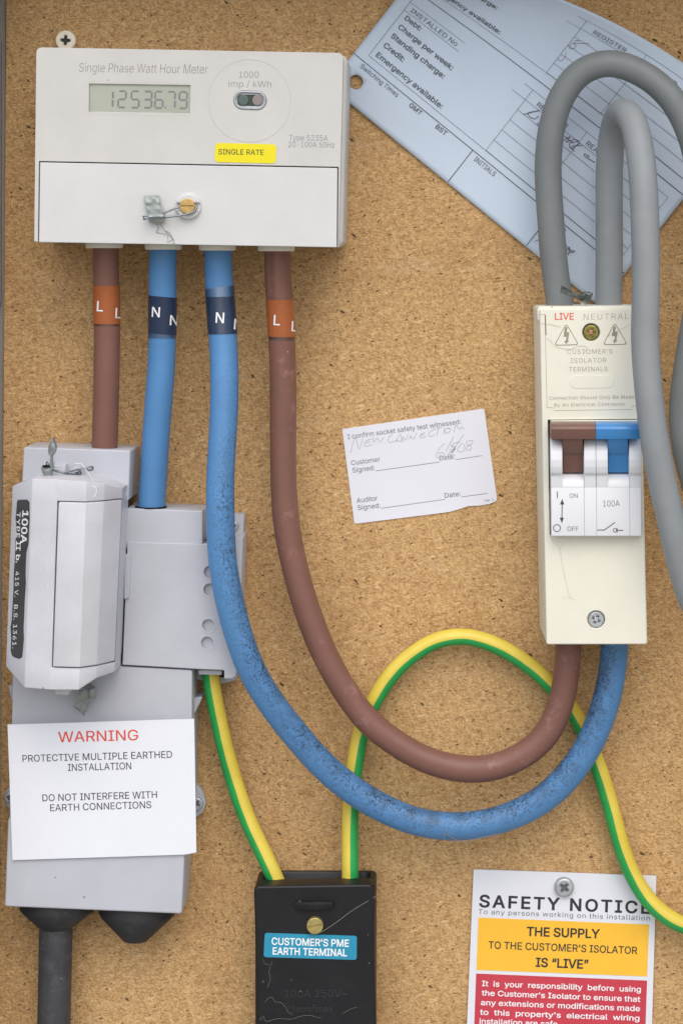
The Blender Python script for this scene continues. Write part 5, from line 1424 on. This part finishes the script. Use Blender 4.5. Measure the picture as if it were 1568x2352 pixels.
hw = [[(220, 505), (245, 400), (262, 382), (275, 430), (290, 472), (308, 430), (320, 382)], [(395, 388), (355, 400), (333, 435), (345, 450), (395, 432)], [(340, 422), (380, 408)],
      [(405, 372), (412, 415), (440, 378), (462, 414), (497, 374)], [(575, 352), (540, 372), (530, 405), (548, 416), (578, 405)], [(590, 412), (612, 380), (632, 346), (642, 408), (604, 400), (590, 412)],
      [(650, 410), (655, 370), (678, 398), (698, 352)], [(712, 388), (716, 358), (740, 390), (770, 336)], [(838, 334), (806, 350), (796, 378), (848, 366)], [(800, 358), (830, 348)], [(918, 308), (880, 330), (868, 358), (888, 366), (918, 352)],
      [(905, 306), (985, 290)], [(950, 300), (938, 362)], [(1000, 296), (992, 350)], [(1040, 296), (1012, 306), (1008, 336), (1034, 336), (1052, 308), (1036, 296)], [(1080, 335), (1098, 272), (1122, 304), (1140, 300), (1150, 286), (1163, 312)],
      [(1003, 425), (965, 460), (934, 512), (935, 540), (968, 545), (1000, 520), (985, 502), (945, 510)], [(1080, 365), (1050, 420), (1012, 490)], [(1125, 412), (1072, 428), (1060, 450), (1088, 448), (1080, 480), (1035, 508), (1048, 522), (1076, 510)],
      [(1042, 480), (1095, 470)], [(1162, 350), (1120, 410), (1060, 505)], [(1150, 420), (1116, 460), (1112, 488), (1150, 494), (1172, 462), (1160, 430)], [(1236, 400), (1188, 408), (1192, 436), (1226, 450), (1210, 482), (1182, 478), (1196, 448), (1234, 420), (1236, 400)],
      [(1055, 440), (1092, 478)], [(1050, 500), (1085, 488)]]
strips('handwriting', [[H(*p) for p in ln] for ln in hw], 1.15, dC + 0.03, M['pen_grey'], card, sub=5)

# ------------------------------------------------------------------ large paper form, curling off the board along its upper edge
E1 = (0.775, 0.632); E2 = (0.614, -0.789)
def defl(a):
    return 68 * ((740 - a) / 435) ** 2 if a < 740 else 0.0
def paper(a, b, lift=0.0):
    """form coordinates: a along the text, b up from the lower edge -> survey px, py, d"""
    df = defl(a) * max(0, b / 560) ** 3.6
    bb = b - df
    px = 754 + a * E1[0] + bb * E2[0]
    py = 197 + a * E1[1] + bb * E2[1]
    d = 1.6 + 0.20 * df + 1.0 * math.sin(max(0, b) / 560 * 2.2) + 0.25 * math.sin(a * 0.012 + b * 0.006)
    return px, py, d + lift
def PW(a, b, lift=0.0):
    return W(*paper(a, b, lift))
form = thing('paper_form', 'large pale blue printed record card pinned askew behind the grey cables', 'paper', W(1100, 350, 0))
na, nb = 60, 48
AMAX, BMAX = 802.0, 561.0
# punched hole near the left corner; the sheet is triangulated round it
hc = (817 - 754, 188.5 - 197)
ha = 0.789 * hc[0] + 0.614 * hc[1]; hb = 0.632 * hc[0] - 0.775 * hc[1]
HR = 16.5
na, nb = 60, 48
AMAX, BMAX = 802.0, 561.0
P2, E2_ = [], []
for i in range(na + 1):
    for j in range(nb + 1):
        q = (AMAX * i / na, BMAX * j / nb)
        if math.hypot(q[0] - ha, q[1] - hb) > HR * 1.25:
            P2.append(q)
o_ = len(P2)
for q in range(36):
    t = 2 * math.pi * q / 36
    P2.append((ha + HR * math.cos(t), hb + HR * math.sin(t)))
    E2_.append((o_ + q, o_ + (q + 1) % 36))
co, _, fc, ov, _, _ = geometry.delaunay_2d_cdt([Vector(q) for q in P2], E2_, [], 0, 1e-5)
bm = bmesh.new()
bv = [bm.verts.new(PW(c.x, c.y)) for c in co]
for f in fc:
    c = [sum(co[i][k] for i in f) / len(f) for k in (0, 1)]
    if math.hypot(c[0] - ha, c[1] - hb) > HR * 0.99:
        bm.faces.new([bv[i] for i in f])
bmesh.ops.recalc_face_normals(bm, faces=bm.faces)
for f in bm.faces: f.smooth = True
sh = from_bm('sheet', bm, M['paper_blue'], form)
md = sh.modifiers.new('thickness', 'SOLIDIFY'); md.thickness = 0.0003; md.offset = -1 if sh.data.polygons[0].normal.y < 0 else 1
LP = 0.22
def ptext(s, a0, a1, b, h, mat, bold=0.0):
    return text(s, (a0, -b), (a1, -b), h, 0, M[mat], form, bold=bold, pos=lambda x, y: PW(x, -y, LP))
def plines(name, segs, w, mat):
    V, F = [], []
    for (a0, b0, a1, b1) in segs:
        n = max(2, int(math.hypot(a1 - a0, b1 - b0) / 14))
        L = math.hypot(a1 - a0, b1 - b0)
        nx, ny = -(b1 - b0) / L * w / 2, (a1 - a0) / L * w / 2
        o = len(V)
        for i in range(n + 1):
            t = i / n
            a, b = lerp(a0, a1, t), lerp(b0, b1, t)
            V += [PW(a + nx, b + ny, LP * 0.8), PW(a - nx, b - ny, LP * 0.8)]
        for i in range(n):
            F.append((o + 2 * i, o + 2 * i + 2, o + 2 * i + 3, o + 2 * i + 1))
    return build(name, V, F, M[mat], form)
thick = [(0, 95, 800, 95), (0, 320, 800, 320), (352, 95, 352, 2), (584, 95, 584, 2)]
plines('heavy_rules', thick, 1.9, 'ink_soft')
thin = []
for B0 in (0, 235):
    thin += [(30, 113 + B0, 772, 113 + B0), (30, 113 + B0, 30, 300 + B0 if B0 == 0 else 545), (30, 256 + B0, 188, 256 + B0), (30, 283 + B0, 188, 283 + B0), (772, 113 + B0, 772, 294 + B0)]
    for kx in range(7):
        b = 114 + kx * 30 + B0
        a0 = 376 if kx < 5 else (337 if kx == 5 else 352)
        if b < 553: thin.append((a0, b, 772, b))
    thin += [(376, 114 + B0, 376, 294 + B0), (533, 114 + B0, 533, 294 + B0)]
plines('fine_rules', thin, 1.05, 'ink_rule')
for B0 in (0, 235):
    ptext('INSTALLED No', 43, 175, 262 + B0, 12.2, 'ink_soft', -0.002) if B0 == 0 else None
    for s, a0, a1, b in (('Debt:', 43, 88, 236.5), ('Charge per week:', 43.5, 201, 208.5), ('Standing charge:', 43, 197, 180), ('Credit:', 43, 101, 151), ('Emergency available:', 43, 236, 122)):
        if b + B0 < 440:
            ptext(s, a0, a1, b + B0, 12.6, 'ink_soft', 0.018)
    ptext('REGISTER', 404, 490, 269 + B0, 11.6, 'ink_soft', 0.0)
    ptext('READING', 548, 628, 269 + B0, 11.6, 'ink_soft', 0.0)
ptext('Switching Times', 30.5, 140, 78.5, 10.8, 'ink_soft', 0.0)
ptext('GMT', 173.7, 207.6, 80, 10.6, 'ink_soft', 0.014)
ptext('BST', 252, 282, 80, 10.6, 'ink_soft', 0.014)
ptext('INITIALS', 367.5, 427.5, 78, 11.2, 'ink_soft', 0.0)
# pen marks
def inv(px, py):
    dx, dy = px - 754, py - 197
    a = 0.789 * dx + 0.614 * dy; b = 0.632 * dx - 0.775 * dy
    for _ in range(30):
        q = paper(a, b)
        ex, ey = px - q[0], py - q[1]
        a += 0.789 * ex + 0.614 * ey; b += 0.632 * ex - 0.775 * ey
    return a, b
def C4(x, y): return (1058.4 + x / 3.077, y / 3.077)
def C5(x, y): return (1058.4 + x / 3.077, 274.4 + y / 3.077)
def pen(lines, w, mat, name='handwriting'):
    def dd(px, py):
        return paper(*inv(px, py))[2] + LP + 0.05
    return strips(name, lines, w, dd, M[mat], form, sub=5)
pen([[C4(440, 808), C4(520, 788), C4(556, 780), C4(500, 790), C4(470, 800), C4(490, 830), C4(520, 838), C4(548, 820)], [C4(560, 870), C4(542, 870), C4(536, 884), C4(556, 886)],
     [C4(724, 990), C4(770, 965), C4(740, 1005), C4(800, 985), C4(830, 998), C4(770, 1010), C4(765, 1040), C4(780, 1050), C4(840, 1010)], [C4(800, 1070), C4(776, 1040), C4(800, 1030), C4(858, 1030)], [C4(730, 960), C4(790, 1012)],
     [C4(905, 1105), C4(870, 1088), C4(868, 1098), C4(884, 1112), C4(945, 1148)], [C4(890, 1110), C4(905, 1102)]], 1.5, 'pen_purple')
pen([[C5(742, 890), C5(770, 920), C5(805, 932), C5(770, 938), C5(742, 950), C5(765, 900), C5(755, 968)], [C5(742, 910), C5(790, 945)], [C5(722, 750), C5(740, 790)], [C5(520, 860), C5(545, 852)]], 1.3, 'pen_purple')
pen([[C4(780, 302), C4(905, 308)], [C4(800, 288), C4(835, 285)], [C4(780, 310), C4(760, 330), C4(785, 345), C4(810, 325), C4(790, 300)], [C4(738, 372), C4(735, 400), C4(712, 425), C4(690, 425), C4(683, 410)]], 0.9, 'pen_purple')

# ------------------------------------------------------------------ isolator switch
iso = thing('isolator_switch', "cream plastic isolator box with white switch and brown and blue levers", 'isolator', W(1365, 1480, 0))
def I(x, y): return (1176 + x / 2.6556, 627.2 + y / 2.6556)
def J(x, y): return (1223 + x / 5.882, 690 + y / 5.882)
def T4(x, y): return (1223 + x / 5.555, 940.8 + y / 5.555)
DI = 46
win = [(1257, 964.2), (1467.5, 962), (1473.0, 1228), (1261.5, 1229)]
scr1 = J(785, 430); scr2 = I(510, 2113)
enc = prism('enclosure', fillet(grid_loop([(1238.5, 709.5), (1467.5, 708), (1485.5, 1480), (1254, 1480.5)], DI), .0009, 5), DI, 1, M['cream'], iso, bev=0.5, draft=0.8,
            holes=[(grid_loop(win, DI), 9.0, 0.1), (circle(scr1[0], scr1[1], 20.5, DI, 32), 2.2, 0.25), (circle(scr2[0], scr2[1], 20.5, DI, 32), 2.2, 0.25)])
gprism('terminal_box', [(1232.5, 704), (1466, 702), (1467, 740), (1233, 740)], DI - 2.6, 2, M['cream'], iso, r=1.6, bev=0.5)
# terminal cover outline: fine moulded grooves
strips('cover_seam', [[(1238.6, 722.6), (1250.4, 722.6)], [(1250.5, 722.6), (1255.2, 936)], [(1255.2, 936), (1271, 936.8), (1271, 943), (1450.2, 940.5), (1450.2, 933), (1464, 932.6)]], 0.9, DI + 0.05, M['engrave'], iso)
o = gprism('seam_gap', [(1249.9, 723.5), (1252.4, 723.5), (1253.8, 770), (1252.2, 770)], DI + 0.06, DI - 0.5, M['handle_brown'], iso, bev=0.0)
for nm, (sx, sy), rim, tip, an in (('cover_screw', scr1, 'yellow_zinc', 'copper', 0.2), ('cover_screw', scr2, 'steel', 'steel', 0.5)):
    sc = screw_head(nm, sx, sy, DI - 0.9, 18.6, M[rim], iso, 'cross', an, h=1.3, bev=0.5)
    gprism('drive_recess', [(sx - 5, sy - 5), (sx + 5, sy - 5), (sx + 5, sy + 5), (sx - 5, sy + 5)], DI - 0.75, DI - 1.6, M[tip], sc, r=0.3, bev=0.2)
# printing
text('LIVE', J(296, 261), J(551, 259), 15, DI + 0.07, M['ink_red'], iso, bold=0.012)
text('NEUTRAL', J(686, 263), J(1292, 252), 13.6, DI + 0.07, M['engrave'], iso, bold=-0.018, space=1.2)
for ap, bl_, br_ in (((450, 303), (284, 610), (624, 604)), ((1104, 293), (940, 603), (1280, 598))):
    tri = fillet(grid_loop([J(*ap), J(*bl_), J(*br_)], DI + 0.1), .0007, 4)
    ring = prism('hazard_triangle', tri, DI + 0.09, DI - 0.02, M['engrave'], iso, bev=0.0)
    inn = fillet(grid_loop([J(ap[0], ap[1] + 22), J(bl_[0] + 19, bl_[1] - 11), J(br_[0] - 19, br_[1] - 11)], DI + 0.1), .0005, 4)
    prism('hazard_face', inn, DI + 0.13, DI - 0.02, M['cream'], ring, bev=0.0)
    ox, oy = ap[0] - 450, (ap[1] - 303) * 0.9
    arrow = [(430, 360), (468, 360), (455, 430), (492, 432), (472, 542), (488, 548), (443, 593), (424, 548), (444, 545), (452, 492), (412, 492)]
    prism('hazard_bolt', grid_loop([J(x + ox, y + oy) for x, y in arrow], DI + 0.1), DI + 0.17, DI, M['engrave'], ring, bev=0.0)
for s, a, b, h in (("CUSTOMER'S", (462, 724), (1073, 719), 10.2), ('ISOLATOR', (511, 844), (990, 838), 10.6), ('TERMINALS', (487, 962), (1005, 955), 10.4)):
    text(s, J(*a), J(*b), h, DI + 0.07, M['engrave'], iso, bold=-0.010, space=1.12)
text('Connection Should Only Be Made', J(220, 1343), J(1366, 1325), 7.8, DI + 0.07, M['engrave'], iso, bold=-0.002, space=1.12)
text('By An Electrical Contractor', J(288, 1437), J(1244, 1420), 7.8, DI + 0.07, M['engrave'], iso, bold=-0.002, space=1.12)
ov = prism('oval_panel', stadium(*(J(492, 0)[0], J(1100, 0)[0]), J(0, 1100)[1], 15, DI, -0.8), DI + 0.16, DI - 0.2, M['cream'], iso, bev=0.12)

# switch module
def xl(py): return 1263.6 + (py - 970) * 0.0062
def xr(py): return 1469.8 + (py - 970) * 0.0120
def xf(py, f): return lerp(xl(py), xr(py), f)
# x fractions across the two poles
F1, F2, F3, F4, F5 = 0.128, 0.364, 0.502, 0.632, 0.865
DMOD = 52.0
back = 38
face_prof = [(1118, DMOD), (1231.8, DMOD)]
mod = grid_shell('switch_module', [[(xf(py, f), py, d) for f in (0, 1)] for py, d in ((1119, DMOD), (1231.8, DMOD))], back, M['module'], iso, bev=0.5, seg=3)
hump = [(1000, 49.5), (1012, 52.0), (1024, 53.6), (1040, 54.8), (1056, 55.2), (1072, 54.8), (1086, 53.8), (1092.5, DMOD + 0.15), (1119.3, DMOD - 0.02)]
for a, b in ((0.0, F1), (F2 + 0.005, F3 - 0.002), (F3 + 0.002, F4), (F5 + 0.005, 1.0)):
    grid_shell('shoulder', [[(xf(py, f), py, d) for f in (a, b)] for py, d in hump], back, M['module'], mod, bev=0.18)
for a, b in ((F1, F2), (F4, F5)):
    sc_ = [(1084.5, 46.2), (1092, 49.4), (1102, 51.2), (1112, 51.9), (1119.4, DMOD - 0.03)]
    grid_shell('scoop', [[(xf(py, f), py, d) for f in (a - 0.004, b + 0.004)] for py, d in sc_], back, M['module'], mod, bev=0.0)
gprism('module_top', [(xl(966), 966.3), (xr(966), 964.5), (xr(1010), 1010), (xl(1010), 1010)], 47.5, back, M['cream'], mod, bev=0.2)
for f in (F2 + 0.003, F3, F5 + 0.004):
    p0, p1 = (xf(1092, f), 1092), (xf(1231, f), 1231)
    strips('pole_seam', [[p0, p1]], 0.7, DMOD + 0.06, M['ink_grey'], mod)
bar = [(968.6, 50), (970.2, 54), (974, 57.4), (980, 59.2), (986, 59.6), (996, 59.0), (1008.8, 58.4)]
barb = [(1008.7, 57.6), (1041.8, 52.6), (1042.6, 51.6), (1085.2, 49.2)]
for a, b, sa, sb, mt, lbl in ((0.006, F3 - 0.001, F1, F2, 'handle_brown', 'brown lever'), (F3 + 0.001, 0.998, F4, F5, 'handle_blue', 'blue lever')):
    lv = grid_shell('lever', [[(xf(py, f), py, d) for f in (a, b)] for py, d in bar], 44, M[mt], iso, bev=0.25)
    lv['label'] = lbl
    grid_shell('lever_stem', [[(xf(py, f), py, d) for f in (sa + 0.006, sb - 0.008)] for py, d in barb], 40, M[mt], lv, bev=0.12)
tx = DMOD + 0.07
text('ON', T4(467, 1125), T4(571, 1125), 10, tx, M['ink_brown'], mod, bold=-0.006)
text('OFF', T4(438, 1551), T4(580, 1551), 10.8, tx, M['ink_brown'], mod, bold=-0.006)
text('100A', T4(895, 1238), T4(1105, 1233), 13.8, tx, M['ink_brown'], mod, bold=-0.010)
strips('switch_symbols', [[T4(311, 1045), T4(311, 1128)], [T4(372, 1190), T4(369, 1400)], [T4(820, 1537), T4(905, 1537)], [T4(903, 1540), T4(1045, 1440)], [T4(1071, 1508), T4(1071, 1572)], [T4(1070, 1541), T4(1150, 1541)]], 2.0, tx, M['ink_brown'], mod)
V = [W(*T4(*p), tx) for p in ((372, 1140), (400, 1210), (345, 1210), (368, 1450), (340, 1378), (395, 1378))]
build('arrow_heads', V, [(0, 2, 1), (3, 5, 4)], M['ink_brown'], mod)
def ring_strip(name, c, r, w, d, mat, parent):
    pts = [(c[0] + r * math.cos(2 * math.pi * i / 32), c[1] + r * math.sin(2 * math.pi * i / 32)) for i in range(33)]
    return strips(name, [pts], w, d, mat, parent)
ring_strip('off_ring', T4(306, 1512), 8.0, 1.8, tx, M['ink_brown'], mod)
ring_strip('symbol_ring', T4(1045, 1540), 4.0, 1.5, tx, M['ink_brown'], mod)

# crumpled seal on top of the isolator
seal = thing('wire_seal', 'dark crumpled metal seal tag wired to the top of the isolator box', 'seal', W(1330, 690, 35))
rows = []
for (xa, ya, xb, yb, d) in ((712, 1174, 698, 1224, 43), (745, 1190, 722, 1232, 44.5), (785, 1216, 762, 1250, 43), (830, 1230, 806, 1262, 44), (868, 1238, 840, 1280, 42), (905, 1222, 862, 1290, 43.5), (930, 1240, 895, 1305, 42.5)):
    a = C5(xa, ya); b = C5(xb, yb)
    rows.append([(lerp(a[0], b[0], t), lerp(a[1], b[1], t), d + 1.6 * math.sin(4.2 * t + xa * 0.03)) for t in (0, .25, .5, .75, 1)])
grid_shell('tag', rows, 39, M['lead_dark'], seal, bev=0.12)
for a in (((860, 1222, 43), (900, 1218, 44), (925, 1232, 43)), ((790, 1280, 42), (800, 1296, 41), (830, 1300, 40)), ((880, 1225, 44), (905, 1236, 44.5), (915, 1222, 44.2))):
    wire_path([C5(x, y) + (d,) for x, y, d in a], 0.3, M['wire'], seal)
gprism('tie_post', [C5(846, 1278), C5(878, 1280), C5(876, 1330), C5(848, 1330)], 41, 38, M['cream'], seal, bev=0.1)

# ------------------------------------------------------------------ cobwebs and threads
def web(name, label, lines, r, mat):
    """one tangle of threads as a single object"""
    vs, fs = [], []
    for ln in lines:
        path = catmull([W(*p) for p in ln], 6) if len(ln) > 2 else [W(*p) for p in ln]
        n = 5
        o = len(vs)
        for i, p in enumerate(path):
            T = (path[min(i + 1, len(path) - 1)] - path[max(i - 1, 0)]).normalized()
            N = T.cross(Vector((0.3, 0.9, 0.2))).normalized(); B = T.cross(N)
            for q in range(n):
                a = 2 * math.pi * q / n
                vs.append(p + (N * math.cos(a) + B * math.sin(a)) * r / 1000)
        for i in range(len(path) - 1):
            for q in range(n):
                fs.append((o + i * n + q, o + i * n + (q + 1) % n, o + (i + 1) * n + (q + 1) % n, o + (i + 1) * n + q))
    return tag(build(name, vs, fs, mat), label, 'cobweb')
def MS(x, y, d=DM + 0.4): return (274.4 + x / 5.71, 392 + y / 5.71, d)
web('cobweb', 'thin brown cobweb strands hanging under the meter seal tag',
    [[MS(535, 690), MS(560, 740), MS(600, 790), MS(640, 830), MS(715, 900)], [MS(500, 700), MS(510, 770), MS(480, 800)], [MS(480, 810), MS(540, 820), MS(590, 830), MS(600, 860)], [MS(590, 790), MS(640, 800), MS(680, 850), MS(700, 890)],
     [MS(620, 930), MS(660, 920), MS(700, 900), MS(715, 940)], [MS(630, 900), MS(640, 850), MS(610, 820)], [MS(690, 950), MS(735, 955)]], 0.10, M['web_brown'])
web('cobweb', 'straight pale cobweb thread across the black earth terminal block', [[E(820, 835) + (DE + 2.6,), E(970, 740) + (DE + 1.6,), E(1200, 570) + (DE + .9,), E(1330, 490) + (DE + .5,), E(1490, 395) + (DE - 1,)]], 0.085, M['web'])
web('cobweb', 'tangled pale cobweb over the bottom of the black earth terminal block',
    [[E(150, 1680) + (DE + .3,), E(190, 1630) + (DE + .4,), E(240, 1620) + (DE + .3,), E(270, 1670) + (DE + .3,), E(340, 1680) + (DE + .3,), E(400, 1740) + (DE + .4,), E(430, 1790) + (DE + .3,), E(490, 1830) + (DE + .3,)],
     [E(80, 1890) + (DE + .3,), E(130, 1845) + (DE + .3,), E(160, 1905) + (DE + .4,), E(300, 1875) + (DE + .3,), E(480, 1880) + (DE + .3,), E(560, 1850) + (DE + .4,), E(680, 1835) + (DE + .3,), E(830, 1870) + (DE + .3,)],
     [E(120, 1150) + (DE + .3,), E(150, 1210) + (DE + .3,), E(200, 1220) + (DE + .3,)], [E(240, 1180) + (DE + .3,), E(200, 1300) + (DE + .3,), E(215, 1390) + (DE + .4,), E(180, 1500) + (DE + .3,)],
     [E(1080, 1820) + (DE + .3,), E(1180, 1760) + (DE + .5,), E(1260, 1735) + (DE + .3,)]], 0.045, M['web'])
web('cobweb', 'fine dusty cobweb trailing from the corner of the white switch',
    [[I(225, 1600) + (DI + 4,), I(260, 1640) + (DI + 1,), I(285, 1670) + (DI + .4,), I(300, 1760) + (DI + .3,), I(320, 1860) + (DI + .3,), I(345, 1960) + (DI + .3,)], [I(300, 1985) + (DI + .3,), I(340, 1975) + (DI + .4,), I(385, 1995) + (DI + .3,)],
     [I(270, 1640) + (DI + .6,), I(310, 1650) + (DI + .4,), I(280, 1690) + (DI + .4,)], [I(240, 1620) + (DI + 1,), I(225, 1600) + (DI + 3,), I(265, 1660) + (DI + .5,)], [I(345, 1960) + (DI + .3,), I(355, 1990) + (DI + .3,)]], 0.028, M['web_brown'])
web('cobweb', 'wispy cobweb across the hazard triangles on the isolator cover',
    [[J(95, 310) + (DI + .3,), J(200, 320) + (DI + .3,), J(380, 355) + (DI + .3,)], [J(190, 520) + (DI + .3,), J(250, 550) + (DI + .3,), J(290, 610) + (DI + .4,), J(400, 650) + (DI + .3,), J(520, 655) + (DI + .3,), J(640, 612) + (DI + .4,), J(730, 635) + (DI + .3,), J(690, 710) + (DI + .4,), J(670, 735) + (DI + .3,)],
     [J(990, 490) + (DI + .3,), J(1150, 410) + (DI + .4,), J(1300, 330) + (DI + .3,)]], 0.05, M['web_brown'])
def T2(x, y, d): return (862.4 + x / 2.2222, 1411.2 + y / 2.2222, d)
web('cobweb', 'pale cobweb threads below the bottom of the dirty blue loop', [[T2(345, 1085, 27), T2(340, 1110, 27), T2(352, 1130, 27), T2(345, 1155, 26)], [T2(352, 1115, 27), T2(400, 1145, 26), T2(480, 1172, 24)], [T2(380, 1160, 25), T2(500, 1150, 25), T2(620, 1120, 26)]], 0.10, M['web'])
web('cobweb', 'loose pale thread hanging from the isolator over the blue cable', [[T2(1225, 130, 40), T2(1260, 185, 30), T2(1330, 265, 15), T2(1400, 355, 3)]], 0.10, M['web'])
web('cobweb', 'curled white thread beside the seal above the fuse carrier', [[R6(830, 470) + (37,), R6(850, 430) + (38,), R6(930, 425) + (39,), R6(980, 480) + (42,), R6(1060, 600) + (52,), R6(1125, 700) + (60,)],
     [R6(1060, 680) + (63,), R6(1105, 700) + (62.6,), R6(1105, 770) + (62.6,), R6(1075, 805) + (63,)]], 0.14, M['ink_white'])
web('cobweb', 'short pale thread on the board left of the orange tape', [[(95.7 + 10 * .375, 509.6 + 640 * .375, 1), (95.7 + 60 * .375, 509.6 + 540 * .375, 4), (95.7 + 140 * .375, 509.6 + 455 * .375, 12), (95.7 + 185 * .375, 509.6 + 432 * .375, 26)]], 0.11, M['web'])
